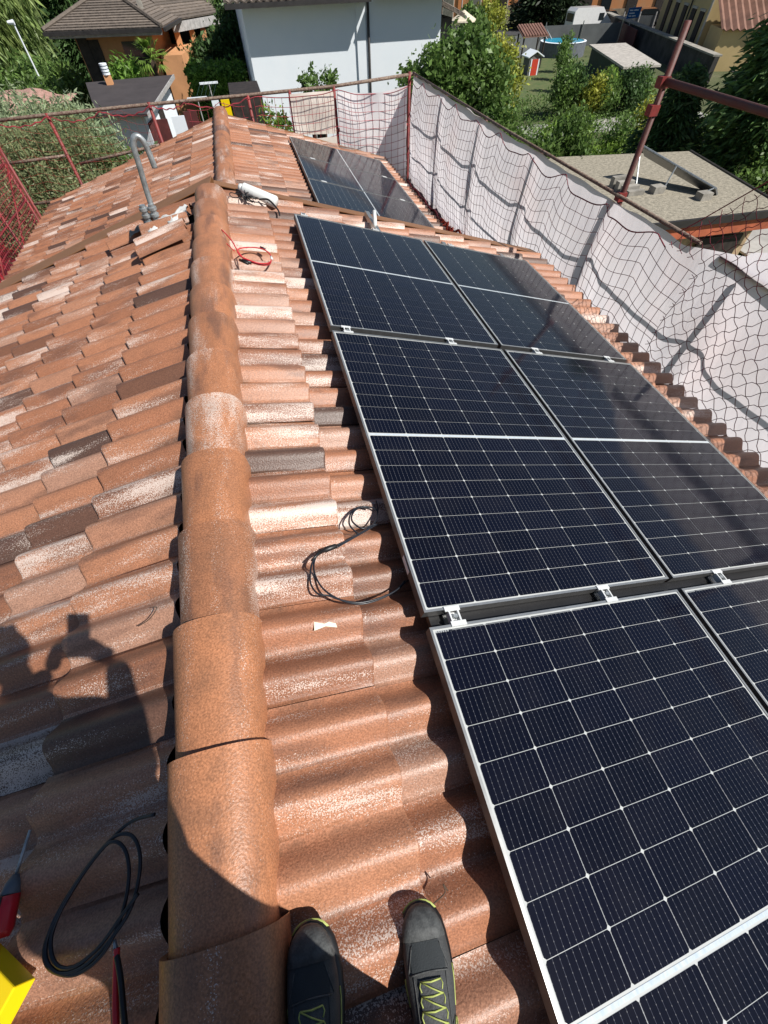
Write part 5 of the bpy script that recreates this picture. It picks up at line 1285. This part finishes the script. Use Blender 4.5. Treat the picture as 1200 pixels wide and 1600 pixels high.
# orange hipped house
oh = thing('house', 'orange plastered house with a hipped grey tile roof in the upper left', 'house', (-5, 37, GZ))
ZE = -1.0
part('wall', MB().prism([(-7.1, 34.8), (-3.3, 34.1), (-2.6, 41), (-6.4, 42)], GZ, ZE - 0.05), M['orange'], oh)
part('wall', MB().prism([(-3.1, 33.6), (-2.05, 33.5), (-1.3, 37.6), (-3.0, 38)], GZ, -2.0), M['orange'], oh)
part('window', MB().obox((-6.7, 34.70, -2.9), (0.7, -0.13, 0), (0, 0.06, 0), (0, 0, 1.5)), M['shutter'], oh)
part('balcony_opening', MB().obox((-7.05, 34.74, -4.4), (0.5, -0.095, 0), (0, 0.06, 0), (0, 0, 3.2)), M['shutter'], oh)
part('window', MB().obox((-4.9, 34.36, -2.6), (1.2, -0.22, 0), (0, 0.06, 0), (0, 0, 1.1)), M['glass'], oh)
A = Vector((-8.15, 33.8, ZE)); B = Vector((-2.55, 32.6, ZE)); C2 = Vector((-1.2, 42.2, ZE)); D2 = Vector((-7.2, 43.6, ZE))
R1 = Vector((-5.05, 36.7, 0.12)); R2 = Vector((-4.3, 40.0, 0.12))
nrm_up = Vector((0, 0, 0.03))
def roof_face(pts, courses, name='roof_slope'):
    """planar roof face split into stepped courses; pts = eave a, eave b, top b, top a"""
    a, b, tb, ta = pts
    for k in range(courses):
        s0, s1 = k / courses, min(1, (k + 1.15) / courses)
        p = [a.lerp(ta, s0), b.lerp(tb, s0), b.lerp(tb, s1), a.lerp(ta, s1)]
        n = (p[1] - p[0]).cross(p[3] - p[0]).normalized(); n = n if n.z > 0 else -n
        lo = 0.05
        part('tile_course', MB().hexa([q - n * 0.02 for q in p], [p[0] + n * lo, p[1] + n * lo, p[2] + n * 0.005, p[3] + n * 0.005]), M['roof_grey'], oh)
roof_face((A, B, R1, R1), 16); roof_face((B, C2, R2, R1), 16); roof_face((D2, A, R1, R2), 16); roof_face((C2, D2, R2, R2), 12)
hp = MB()
for a_, b_ in ((A, R1), (B, R1), (R1, R2)): hp.tube([a_ + Vector((0, 0, .07)), b_ + Vector((0, 0, .07))], 0.09, 6)
part('hip_tiles', hp, M['roof_grey'], oh)
gp = MB()
for a_, b_ in ((A, B), (B, C2), (A, D2)):
    d = (b_ - a_).normalized(); s_ = Vector((d.y, -d.x, 0)) * 0.05; gp.obox(a_ + Vector((0, 0, -0.13)) + s_, b_ - a_, s_ * 2, (0, 0, 0.13))
part('gutter', gp, M['gutter'], oh)
part('fascia', MB().obox(A + Vector((0.1, 0.1, -0.24)), (B - A) * 0.97, (0, 0.05, 0), (0, 0, 0.10)), M['gutter_w'], oh)
# porch wing to the right
pw = [Vector((-2.35, 36.3, ZE - 0.05)), Vector((0.2, 39.4, ZE - 0.05)), Vector((-1.0, 43.5, 0.0)), Vector((-3.9, 39.6, 0.15))]
roof_face(pw, 13)
part('porch_fascia', MB().obox(pw[0] + Vector((0, 0, -0.42)), pw[1] - pw[0], (0.04, -0.04, 0), (0, 0, 0.36)), M['gutter_w'], oh)
for t in (0.12, 0.42, 0.66, 0.88):
    q = pw[0].lerp(pw[1], t) + Vector((-0.18, 0.15, 0)); part('pillar', MB().box(q.x - .14, q.x + .14, q.y - .14, q.y + .14, GZ, ZE - 0.4), M['orange'], oh)
part('porch_back', MB().prism([(-2.6, 38.6), (-0.7, 41.2), (-1.4, 42), (-3.2, 39.5)], GZ, ZE - 0.2), M['shutter'], oh)
ch = part('chimney', MB().box(-3.62, -3.38, 35.0, 35.24, -0.9, -0.05), M['concrete'], oh)
part('chimney_cap', MB().box(-3.68, -3.32, 34.94, 35.30, -0.05, 0.08), M['gutter'], oh)

# garage with the dark felt roof
ga = thing('garage', 'low white garage with dark felt roof and dark red doors below the orange house', 'garage', (-4, 25, GZ))
q4 = [(-4.95, 23.3, -2.32), (-3.05, 22.6, -2.32), (-2.28, 28.2, -2.05), (-5.9, 27.9, -2.05)]
part('roof', MB().hexa([(x, y, z - 0.08) for x, y, z in q4], q4), M['bituminous'], ga)
part('wall', MB().prism([(-4.8, 23.6), (-3.25, 23.0), (-2.55, 27.8), (-5.6, 27.7)], GZ, -2.42), M['wall_white'], ga)
part('verge_strip', MB().obox((-3.06, 22.55, -2.43), (0.79, 5.6, 0.27), (0.05, 0, 0), (0, 0, 0.13)), M['gutter_w'], ga)
part('window', MB().obox((-2.98, 24.9, -3.5), (0.10, 0.72, 0), (0.04, 0, 0), (0, 0, 0.85)), M['shutter'], ga)
part('window_frame', MB().obox((-2.95, 25.75, -3.7), (0.03, 0.2, 0), (0.05, 0, 0), (0, 0, 1.1)), M['gutter_w'], ga)
part('door', MB().obox((-3.23, 23.05, -4.6), (0.10, 0.75, 0), (0.04, 0, 0), (0, 0, 1.95)), M['redwood'], ga)
part('chimney', MB().box(-4.95, -4.70, 27.2, 27.45, -2.1, -1.8), M['orange'], ga)
vt = MB()
for k in range(4): vt.tube([(-4.82, 27.3, -1.80 + k * .09), (-4.82, 27.3, -1.74 + k * .09)], 0.15, 12)
part('chimney_vent', vt, M['wall_white'], ga)
for i, (x, y, z0, z1, mm) in enumerate(((-1.55, 13.2, -2.6, -0.92, 'redwood'), (-1.18, 13.25, -2.6, -0.90, 'wall_white'), (-0.90, 13.3, -2.6, -0.85, 'redwood'))):
    solo('shutter_panel', MB().obox((x, y, z0), (0.28, 0, 0), (0, 0.04, 0), (0.02, 0, z1 - z0)), M[mm], ['dark red upright board behind the railing, left one', 'white upright board between the two dark red ones', 'dark red upright board behind the railing, right one'][i], 'board', (x, y, z0))
solo('yellow_board', MB().obox((-0.16, 17.5, -2.2), (0.24, 0, 0), (0, 0.05, 0), (0, 0, 0.85)), M['yellow'], 'yellow upright board just left of the net by the far ridge end', 'board', (-0.1, 17.5, -2.2))
solo('white_board', MB().obox((-0.42, 17.5, -2.2), (0.20, 0, 0), (0, 0.05, 0), (0.0, 0, 0.86)), M['wall_white'], 'white upright board beside the yellow one near the far ridge end', 'board', (-0.4, 17.5, -2.2))
solo('open_shed', MB().box(0.12, 1.05, 17.7, 20, GZ, -1.35), M['shutter'], 'dark shed opening behind the red net by the far ridge end', 'shed', (0.6, 18.5, GZ))

# clothes dryer posts
cd = thing('clothes_line', 'two white T-shaped clothes line posts with green lines in the garden', 'clothes line', (-1.0, 24, GZ))
for (x, y, z) in ((-1.17, 23.0, -2.08), (-0.70, 25.0, -1.97)):
    part('post', MB().tube([(x, y, z), (x - 0.0, y, GZ)], 0.022, 6), M['gutter_w'], cd)
    part('crossbar', MB().box(x - 0.36, x + 0.36, y - .03, y + .03, z - .03, z + .03), M['wall_white'], cd)
ll = MB()
for k in range(5): ll.tube([(-1.49 + k * .16, 23.0, -2.05), (-1.25 + k * .16, 24.0, -2.20), (-1.02 + k * .16, 25.0, -1.94)], 0.006, 4)
part('line', ll, M['green_wall'], cd)
# lamp post
lp_ = thing('street_lamp', 'slim pale street lamp standing before the willow', 'street lamp', (-9.9, 36, GZ))
part('pole', MB().tube([(-9.94, 36, GZ), (-9.9, 36, -0.8)], [0.05, 0.035], 8), M['wall_white'], lp_)
part('lamp_head', MB().tube([(-10.15, 36, -0.77), (-9.85, 36, -0.77)], [0.06, 0.10], 8), M['wall_white'], lp_)
# old pinkish tiled roof left edge, and the tile heap behind the conifer
pk = thing('house', 'old house with pinkish tile roof cut off by the left edge', 'house', (-10.5, 22, GZ))
part('roof', MB().hexa([(-9.8, 19.2, -3.9), (-8.25, 21.0, -3.9), (-9.2, 29, -3.3), (-13, 28, -1.5)], [(-9.8, 19.2, -3.8), (-8.25, 21.0, -3.8), (-9.2, 29, -3.2), (-13, 28, -1.4)]), M['pinktile'], pk)
part('wall', MB().prism([(-12, 20.6), (-8.6, 21.5), (-9.4, 28), (-13, 27)], GZ, -3.95), M['plaster_own'], pk)
hp2 = MB(); fh = smooth_noise(55)
hp2.grid([[(-9.1 + 3.2 * i / 16, 23.4 + 2.4 * j / 10, -2.1 + 0.40 * math.sin(math.pi * i / 16) * math.sin(math.pi * j / 10) + 0.12 * fh(i, j)) for i in range(17)] for j in range(11)])
hs = thing('house', 'old pinkish tiled roof top showing between the conifer and the lamp post', 'house', (-7.5, 24.6, GZ)); part('roof', hp2, M['pinktile'], hs); part('wall', MB().box(-8.7, -6.3, 23.7, 25.5, GZ, -2.12), M['plaster_own'], hs)

# red machine and wall below the left eave
rx, ry = -0.15, 4.0
rv = thing('red_vehicle', 'bright red machine with black wheel under the dense net at the left edge', 'vehicle', (-7.6 + rx, 13 + ry, GZ))
bd = MB().hexa([(-8.6 + rx, 11.6 + ry, -5.3), (-6.9 + rx, 11.6 + ry, -5.3), (-6.9 + rx, 14.6 + ry, -5.3), (-8.6 + rx, 14.6 + ry, -5.3)], [(-8.5 + rx, 11.9 + ry, -4.1), (-7.0 + rx, 11.9 + ry, -4.1), (-7.0 + rx, 14.2 + ry, -3.9), (-8.5 + rx, 14.2 + ry, -3.9)])
part('body', bd, M['bluered'], rv)
part('window', MB().obox((-6.93 + rx, 12.3 + ry, -4.85), (0, 1.5, 0), (0.05, 0, 0), (-0.06, 0, 0.55)), M['glass'], rv)
for y in (12.1 + ry, 14.1 + ry):
    wv = part('wheel', MB().tube([(-7.1 + rx, y, -5.6), (-6.84 + rx, y, -5.6)], 0.40, 18), M['black'], rv, True)
    part('rim', MB().tube([(-6.85 + rx, y, -5.6), (-6.82 + rx, y, -5.6)], 0.22, 14), M['alu'], wv, True)
solo('concrete_beam', MB().obox((-7.9, 19.4, -4.0), (0.9, -2.9, 0.1), (0.3, 0.1, 0), (0, 0, 0.25)), M['tan'], 'pale mossy concrete beam seen through the dense red net', 'beam', (-7.5, 18, -4.0))
solo('stone_heap', MB().grid([[(-6.0 + 0.9 * i / 8, 14.2 + 0.8 * j / 8, -4.5 + 0.3 * math.sin(math.pi * i / 8) * math.sin(math.pi * j / 8)) for i in range(9)] for j in range(9)]), M['tan'], 'pale stone top beyond the concrete beam', 'stone', (-5.6, 14.6, -4.5), True)

# flat gravel roof building on the right with the old collector rack
fb_ = thing('flat_roof_building', 'low building with gravel flat roof and orange fascia right behind the white sheet', 'building', (12, 12, GZ))
ZR = -3.0
rf = [(10.2, 15.5), (14.26, 14.63), (13.35, 9.9), (9.9, 9.75)]
part('roof', MB().prism([(9.4, 15.6), (14.26, 14.63), (13.35, 9.75), (8.9, 9.95)], ZR - 0.1, ZR), M['gravel'], fb_)
part('edge_strip', MB().obox((14.26, 14.63, ZR - 0.12), (-0.91, -4.88, 0), (0.07, 0, 0), (0, 0, 0.15)), M['gutter'], fb_)
part('edge_strip', MB().obox((8.9, 9.86, ZR - 0.13), (4.5, -0.2, 0), (0, 0.08, 0), (0, 0, 0.16)), M['gutter'], fb_)
part('fascia', MB().obox((8.9, 9.93, ZR - 0.42), (4.42, -0.2, 0), (0, 0.04, 0), (0, 0, 0.28)), mk('orange_fascia', (0.50, 0.13, 0.06), rough=0.7, var=0.2, scale=2), fb_)
part('wall', MB().prism([(9.5, 15.2), (13.9, 14.4), (13.1, 10.05), (9.1, 10.2)], GZ, ZR - 0.42), M['plaster_own'], fb_)
part('window', MB().obox((11.4, 9.98, -4.4), (1.3, -0.06, 0), (0, 0.05, 0), (0, 0, 0.85)), M['shutter'], fb_)
cr_ = thing('collector_rack', 'old grey collector panel tilted on a metal rack on the gravel roof', 'rack', (11.6, 11.6, ZR))
part('panel', MB().obox((10.9, 12.9, -2.25), (1.25, -1.95, -0.58), (0.42, 0.20, -0.30), (0.02, 0.02, 0.05)), M['slate_panel'], cr_)
part('frame', MB().tube([(10.9, 12.9, -2.22), (12.15, 10.95, -2.80)], 0.025, 6).tube([(10.9, 12.9, -2.22), (10.75, 12.3, -2.98)], 0.02, 6).tube([(11.5, 11.95, -2.5), (11.15, 11.7, -2.98)], 0.02, 6).tube([(12.1, 11.0, -2.8), (11.7, 11.1, -2.98)], 0.02, 6), M['steel'], cr_)
for x, y in ((11.0, 11.75), (11.85, 10.95)): part('ballast_block', MB().box(x - .16, x + .16, y - .13, y + .13, ZR + .001, ZR + .16), M['concrete'], cr_)
bl = thing('block_stack', 'short stack of concrete slabs on the gravel roof left of the pole', 'slabs', (10.3, 12.0, ZR))
for k in range(4): part('slab', MB().box(10.02 + k * 0.03, 10.50 + k * .03, 12.45 - k * 0.22 - .09, 12.45 - k * .22 + .07, ZR + .002, ZR + 0.26 - k * 0.05), M['concrete'], bl)
struct('side_pavement', MB().prism([(14.2, 15.9), (22, 14.4), (20, 8.5), (13.6, 9.6)], -4.35, -4.3), M['pave'])

# garden: stone wall, slab-roof shed, long wall, dark screen, pool, playhouse, canopy, parasol
sw = thing('stone_wall', 'low pale stone wall at the end of the lawn', 'wall', (27, 37.6, GZ))
for k in range(11):
    part('stone', MB().box(24.6 + k * 0.50, 25.06 + k * 0.50, 37.4 + rnd.uniform(-.05, .05), 37.9, GZ, GZ + 0.36 + rnd.uniform(-.05, .06)), M['tan'], sw)
sh = thing('shed', 'shed with pale gravel slab roof and dark green side below the long wall', 'shed', (31, 43, GZ))
part('roof', MB().prism([(31.4, 49.0), (34.6, 48.4), (31.0, 38.3), (28.1, 38.6)], -4.72, -4.6), M['gravel_w'], sh)
part('wall', MB().prism([(31.5, 48.6), (34.3, 48.0), (30.8, 38.6), (28.4, 38.9)], GZ, -4.73), M['green_wall'], sh)
lw = thing('garden_wall', 'long dark garden wall with pale coping running down from the street', 'wall', (42, 55, GZ))
def wallseg(a, b, th, z1, mat, name, root, z0=GZ):
    a, b = Vector((*a, z0)), Vector((*b, z0)); d = (b - a).normalized(); s_ = Vector((-d.y, d.x, 0)) * th
    part(name, MB().obox(a - s_ * .5, b - a, s_, (0, 0, z1 - z0)), mat, root)
wallseg((45.2, 68.5), (36.3, 39.0), 0.35, -4.55, M['dark_wall'], 'wall', lw)
wallseg((45.2, 68.5), (36.3, 39.0), 0.65, -4.44, M['concrete'], 'coping', lw, -4.54)
wallseg((42.6, 62.0), (40.2, 55.0), 0.1, -4.6, M['redwood'], 'board_screen', lw, GZ)
ds = thing('privacy_screen', 'grey cloth privacy screen behind the pool, hiding the lower half of the van', 'fence', (33, 60, GZ))
wallseg((27.0, 55.0), (33.0, 60.6), 0.06, -4.45, M['shade_net'], 'screen_cloth', ds)
wallseg((33.0, 60.6), (41.2, 59.4), 0.06, -4.45, M['shade_net'], 'screen_cloth', ds)
for x, y in ((33.0, 60.5), (37.0, 60.0), (41.2, 59.35)): part('post', MB().tube([(x, y - .1, GZ), (x, y - .1, -4.2)], 0.05, 6), M['alu'], ds)
pool = thing('swimming_pool', 'round above-ground pool with bright blue water in the garden', 'pool', (32.6, 56.2, GZ))
ring_o = [(32.6 + 2.2 * math.cos(t), 55.6 + 2.2 * math.sin(t)) for t in np.linspace(0, 2 * math.pi, 33)[:-1]]
ring_i = [(32.6 + 2.0 * math.cos(t), 55.6 + 2.0 * math.sin(t)) for t in np.linspace(0, 2 * math.pi, 33)[:-1]]
part('pool_wall', MB().prism(ring_o, GZ, GZ + 0.95), M['poolwall'], pool)
part('pool_rim', MB().grid([[(x, y, GZ + 1.0) for x, y in ring_o + ring_o[:1]], [(x, y, GZ + 1.03) for x, y in ring_i + ring_i[:1]]]), M['wall_white'], pool)
part('water', MB().prism(ring_i, GZ + 0.955, GZ + 0.99), M['water'], pool)
lad = MB()
for dx in (-0.25, 0.25): lad.tube([(31.0 + dx, 57.6, GZ), (31.3 + dx, 57.3, GZ + 1.6), (31.7 + dx, 56.8, GZ + 1.0)], 0.05, 5)
part('ladder', lad, M['alu'], pool)
ph_ = thing('playhouse', 'tiny garden playhouse with red door and white roof edge', 'playhouse', (25.5, 47.5, GZ))
part('wall', MB().box(25.0, 26.0, 47.3, 48.4, GZ, -4.95), M['graywood'], ph_)
part('wall', MB().add([(25.0, 47.3, -4.95), (26.0, 47.3, -4.95), (25.5, 47.3, -4.62), (25.0, 48.4, -4.95), (26.0, 48.4, -4.95), (25.5, 48.4, -4.62)], [(0, 1, 2), (3, 5, 4), (0, 2, 5, 3), (1, 4, 5, 2)]), M['graywood'], ph_)
part('door', MB().box(25.24, 25.78, 47.24, 47.299, GZ + .02, -5.02), M['redpaint'], ph_)
for x in (25.13, 25.80): part('door_frame', MB().box(x, x + 0.09, 47.25, 47.298, GZ, -5.0), M['wall_white'], ph_)
for s in (-1, 1): part('roof', MB().obox((25.5, 47.15, -4.58), (s * 0.72, 0, -0.34), (0, 1.4, 0), (0, 0, 0.07)), M['wall_white'], ph_)
cn = thing('canopy', 'small canopy with brown ribbed roof on posts behind the yellowing tree', 'canopy', (27, 51, GZ))
for k in range(9):
    part('roof_rib', MB().obox((25.5 + k * 0.26, 50.0, -3.98), (0.17, 0, 0.0), (0.4, 2.4, 0.45), (0, 0, 0.07)), M['brown_roof'], cn)
part('roof', MB().obox((25.4, 50.0, -4.06), (2.45, 0, 0), (0.4, 2.4, 0.45), (0, 0, 0.06)), M['brown_roof'], cn)
for x, y in ((25.6, 50.2), (27.6, 50.2), (26.0, 52.2), (28.0, 52.2)): part('post', MB().tube([(x, y, GZ), (x, y, -4.0)], 0.07, 6), M['shutter'], cn)
ps = thing('parasol', 'cream garden parasol with a small top cap beyond the lean-to', 'parasol', (23.6, 60, GZ))
cone = []
for r_, z in ((0.05, -2.98), (0.30, -3.12), (1.35, -3.62), (1.38, -3.72)): cone.append([(23.6 + r_ * math.cos(t), 60 + r_ * math.sin(t), z) for t in np.linspace(0, 2 * math.pi, 9)])
part('canopy', MB().grid(cone), M['tan'], ps); part('pole', MB().tube([(23.6, 60, GZ), (23.6, 60, -3)], 0.04, 6), M['bark'], ps)

# street: orange houses, van, cars, sign, fence
ob = thing('street_house', 'long orange street house with grey plinth, doors and shutters at the top edge', 'house', (37, 84, GZ))
def fac(x0, x1, z0, z1, d, mat, name, root=ob, yl=(88.5, -0.35)):
    ya, yb = 88.5 - 0.35 * (x0 - 30), 88.5 - 0.35 * (x1 - 30)
    part(name, MB().hexa([(x0, ya - d, z0), (x1, yb - d, z0), (x1, yb + .3, z0), (x0, ya + .3, z0)], [(x0, ya - d, z1), (x1, yb - d, z1), (x1, yb + .3, z1), (x0, ya + .3, z1)]), mat, root)
part('wall', MB().hexa([(26, 89.9, GZ), (45.2, 83.2, GZ), (47, 92, GZ), (27, 98, GZ)], [(26, 89.9, 1.5), (45.2, 83.2, 1.5), (47, 92, 1.5), (27, 98, 1.5)]), M['orange_far'], ob)
fac(34, 45, GZ, GZ + 1.4, 0.06, M['stone_base'], 'plinth')
for i, x in enumerate((28.5, 31.3, 34.9, 38.4, 42.0)):
    fac(x - .15, x + 1.35, GZ + .02, GZ + 2.75, 0.10, M['trim'], 'door_frame'); fac(x, x + 1.2, GZ + .02, GZ + 2.6, 0.14, M['shutter' if i == 3 else 'shutter_g'], 'door')
for x in (33.6, 37.2, 41.0): part('downpipe', MB().tube([(x, 88.5 - .35 * (x - 30) - .3, GZ), (x, 88.5 - .35 * (x - 30) - .3, 1.4)], 0.09, 6), M['gutter_w' if x != 37.2 else 'shutter'], ob)
ob2 = thing('street_house', 'orange house with brown wooden gate behind the white van', 'house', (52, 80, GZ))
part('wall', MB().prism([(46.6, 82.0), (62, 76.5), (64, 86), (48, 90)], GZ, 1.5), M['orange_far'], ob2)
part('gate', MB().obox((47.2, 81.70, GZ), (3.0, -1.07, 0), (0, -0.1, 0), (0, 0, 4.2)), M['shutter'], ob2)
part('gate_pillar', MB().obox((46.4, 82.0, GZ), (0.7, -0.25, 0), (0, -0.25, 0), (0, 0, 4.2)), M['trim'], ob2)
for x in (54.6, 58.2): part('arched_window', MB().obox((x, 79.1 - .357 * (x - 54.6), GZ + 0.4), (1.3, -0.46, 0), (0, -0.12, 0), (0, 0, 1.7)), M['shutter'], ob2)
part('doorway', MB().obox((51.4, 80.2, GZ), (1.2, -0.43, 0), (0, -0.12, 0), (0, 0, 2.5)), M['glass'], ob2)
part('plinth', MB().obox((52.8, 79.72, GZ), (9, -3.2, 0), (0, -0.08, 0), (0, 0, 0.9)), M['stone_base'], ob2)
van = thing('van', 'white panel van parked behind the grey privacy screen', 'van', (40.6, 65.5, GZ))
vb = [(38.6, 0.45), (38.6, 2.05), (38.9, 2.30), (42.0, 2.28), (42.6, 1.75), (43.3, 1.25), (43.5, 0.9), (43.5, 0.45)]
n = len(vb)
part('body', MB().add([(x, 64.7, GZ + z) for x, z in vb] + [(x, 66.5, GZ + z) for x, z in vb], [tuple(range(n)), tuple(range(2 * n - 1, n - 1, -1))] + [(i, n + i, n + (i + 1) % n, (i + 1) % n) for i in range(n)]), M['vanwhite'], van)
part('windscreen', MB().add([(42.08, 64.85, GZ + 2.20), (42.62, 64.85, GZ + 1.78), (42.62, 66.35, GZ + 1.78), (42.08, 66.35, GZ + 2.20), (42.05, 64.85, GZ + 2.16)], [(0, 1, 2, 3)]), M['glass'], van)
part('side_window', MB().box(41.7, 42.3, 64.66, 64.695, GZ + 1.35, GZ + 1.85), M['glass'], van)
part('rear_window', MB().box(38.56, 38.595, 64.9, 66.3, GZ + 1.3, GZ + 1.9), M['glass'], van)
for x in (39.5, 42.6):
    for y in (64.72, 66.2): part('wheel', MB().tube([(x, y, GZ + .38), (x, y + .25, GZ + .38)], 0.36, 14), M['black'], van)
def car(label, x, y, yaw):
    o = thing('parked_car', label, 'car', (x, y, GZ + 0.05), 'dark cars parked by the street'); o.rotation_euler = (0, 0, yaw)
    s_ = [(-2.1, .35), (-2.1, .85), (-1.7, .95), (-1.1, 1.42), (0.5, 1.45), (1.15, .98), (2.0, .80), (2.15, .35)]; n = len(s_)
    def loc(nm, mb, mat): return link(nm, mesh_from(nm, mb, mat), o)
    loc('body', MB().add([(a, -.85, z) for a, z in s_] + [(a, .85, z) for a, z in s_], [tuple(range(n)), tuple(range(2 * n - 1, n - 1, -1))] + [(i, n + i, n + (i + 1) % n, (i + 1) % n) for i in range(n)]), M['carpaint'])
    loc('window', MB().add([(-1.2, -.86, 1.0), (0.9, -.86, 1.0), (.45, -.86, 1.38), (-1.0, -.86, 1.35)], [(0, 1, 2, 3)]), M['glass'])
    loc('windscreen', MB().add([(0.56, -.75, 1.44), (1.13, -.75, 1.02), (1.13, .75, 1.02), (0.56, .75, 1.44)], [(0, 1, 2, 3)]), M['glass'])
    for a in (-1.35, 1.35):
        for b in (-.88, .66): loc('wheel', MB().tube([(a, b, .30), (a, b + .2, .30)], .31, 14), M['black'])
car('dark car parked right behind the van, before the orange house', 47.0, 71.0, -0.3)
car('dark car parked beyond the end of the long garden wall', 52.5, 70.5, -0.4)
sg = thing('road_sign', 'blue rectangular road sign with white marks on a pole', 'sign', (41.5, 58.5, GZ))
part('pole', MB().tube([(41.6, 58.5, GZ), (41.5, 58.5, -3.3)], 0.05, 6), M['gutter_w'], sg)
part('sign_plate', MB().obox((40.9, 58.42, -4.15), (1.35, -0.1, 0.05), (0, .05, 0), (0.05, 0, 0.72)), M['blue'], sg)
mk_ = MB()
for k, (x, z, l) in enumerate(((41.05, -3.62, .35), (41.5, -3.62, .5), (41.05, -3.82, .6), (41.05, -4.0, .3), (41.45, -4.0, .4))): mk_.obox((x, 58.38 - .07 * (x - 40.9), z), (l, -0.03, 0), (0, .01, 0), (0, 0, .07))
part('sign_marks', mk_, M['wall_white'], sg)
fe = thing('street_fence', 'metal street fence with pale posts beyond the end of the long wall', 'fence', (48, 64, GZ))
for k in range(5):
    x, y = 44.3 + k * 1.55, 70.2 - k * 0.9; part('post', MB().tube([(x, y, GZ), (x, y, GZ + 1.5)], 0.07, 6), M['gutter_w'], fe)
    if k < 4: part('panel', MB().obox((x, y, GZ + .2), (1.55, -.9, 0), (0, .04, 0), (0, 0, 1.0)), M['shade_net'], fe)

# yellow house and annex
yh = thing('house', 'tall cream-yellow house with shuttered windows at the upper right', 'house', (45, 50, GZ))
c0 = Vector((40.8, 46.8, GZ)); dl = Vector((6.3, 14.8, 0)).normalized(); dr = Vector((14.8, -6.3, 0)).normalized()
part('wall', MB().hexa([c0, c0 + dr * 12, c0 + dr * 12 + dl * 16, c0 + dl * 16], [q + Vector((0, 0, 8)) for q in (c0, c0 + dr * 12, c0 + dr * 12 + dl * 16, c0 + dl * 16)]), M['yellow_wall'], yh)
def lw_(s0, s1, z0, z1, mat, name, d=0.08):
    part(name, MB().obox(c0 + dl * s0 - dr * d + Vector((0, 0, z0)), dl * (s1 - s0), dr * (d - .003), (0, 0, z1 - z0)), mat, yh)
lw_(0, 16, 0, 0.7, M['stone_base'], 'plinth', 0.05)
lw_(0.0, 0.4, 0.7, 8, M['trim'], 'corner_strip', 0.06)
for s in (1.2, 3.7, 6.6, 9.6, 12.6):
    lw_(s, s + 1.15, 0.8, 2.9, M['shutter'], 'shutter', 0.10); lw_(s - .18, s + 1.33, 2.92, 3.06, M['trim'], 'lintel', .10)
    lw_(s, s + 1.15, 4.4, 6.2, M['shutter'], 'shutter', 0.10)
part('downpipe', MB().tube([c0 + dl * 5.4 - dr * .15, c0 + dl * 5.4 - dr * .15 + Vector((0, 0, 8))], 0.07, 6), M['gutter'], yh)
an_ = thing('annex', 'low yellow annex with brown corrugated roof beside the yellow house', 'annex', (42, 42, GZ))
a0 = Vector((39.6, 43.2, GZ))
part('wall', MB().hexa([a0, a0 + dr * 9, a0 + dr * 9 + dl * 3.3, a0 + dl * 3.3], [q + Vector((0, 0, 2.35)) for q in (a0, a0 + dr * 9, a0 + dr * 9 + dl * 3.3, a0 + dl * 3.3)]), M['yellow_wall'], an_)
rows = []
for q, (s, z) in enumerate(((-0.25, 2.36), (3.45, 3.75))):
    rows.append([a0 + dr * (-0.2 + 9.4 * j / 72) + dl * s + Vector((0, 0, z + 0.07 * math.sin(2 * math.pi * j / 4))) for j in range(73)])
rf_ = part('roof', MB().grid(rows), M['brown_roof'], an_)
rf_.modifiers.new('th', 'SOLIDIFY').thickness = 0.05

scn.cycles.max_bounces = 6
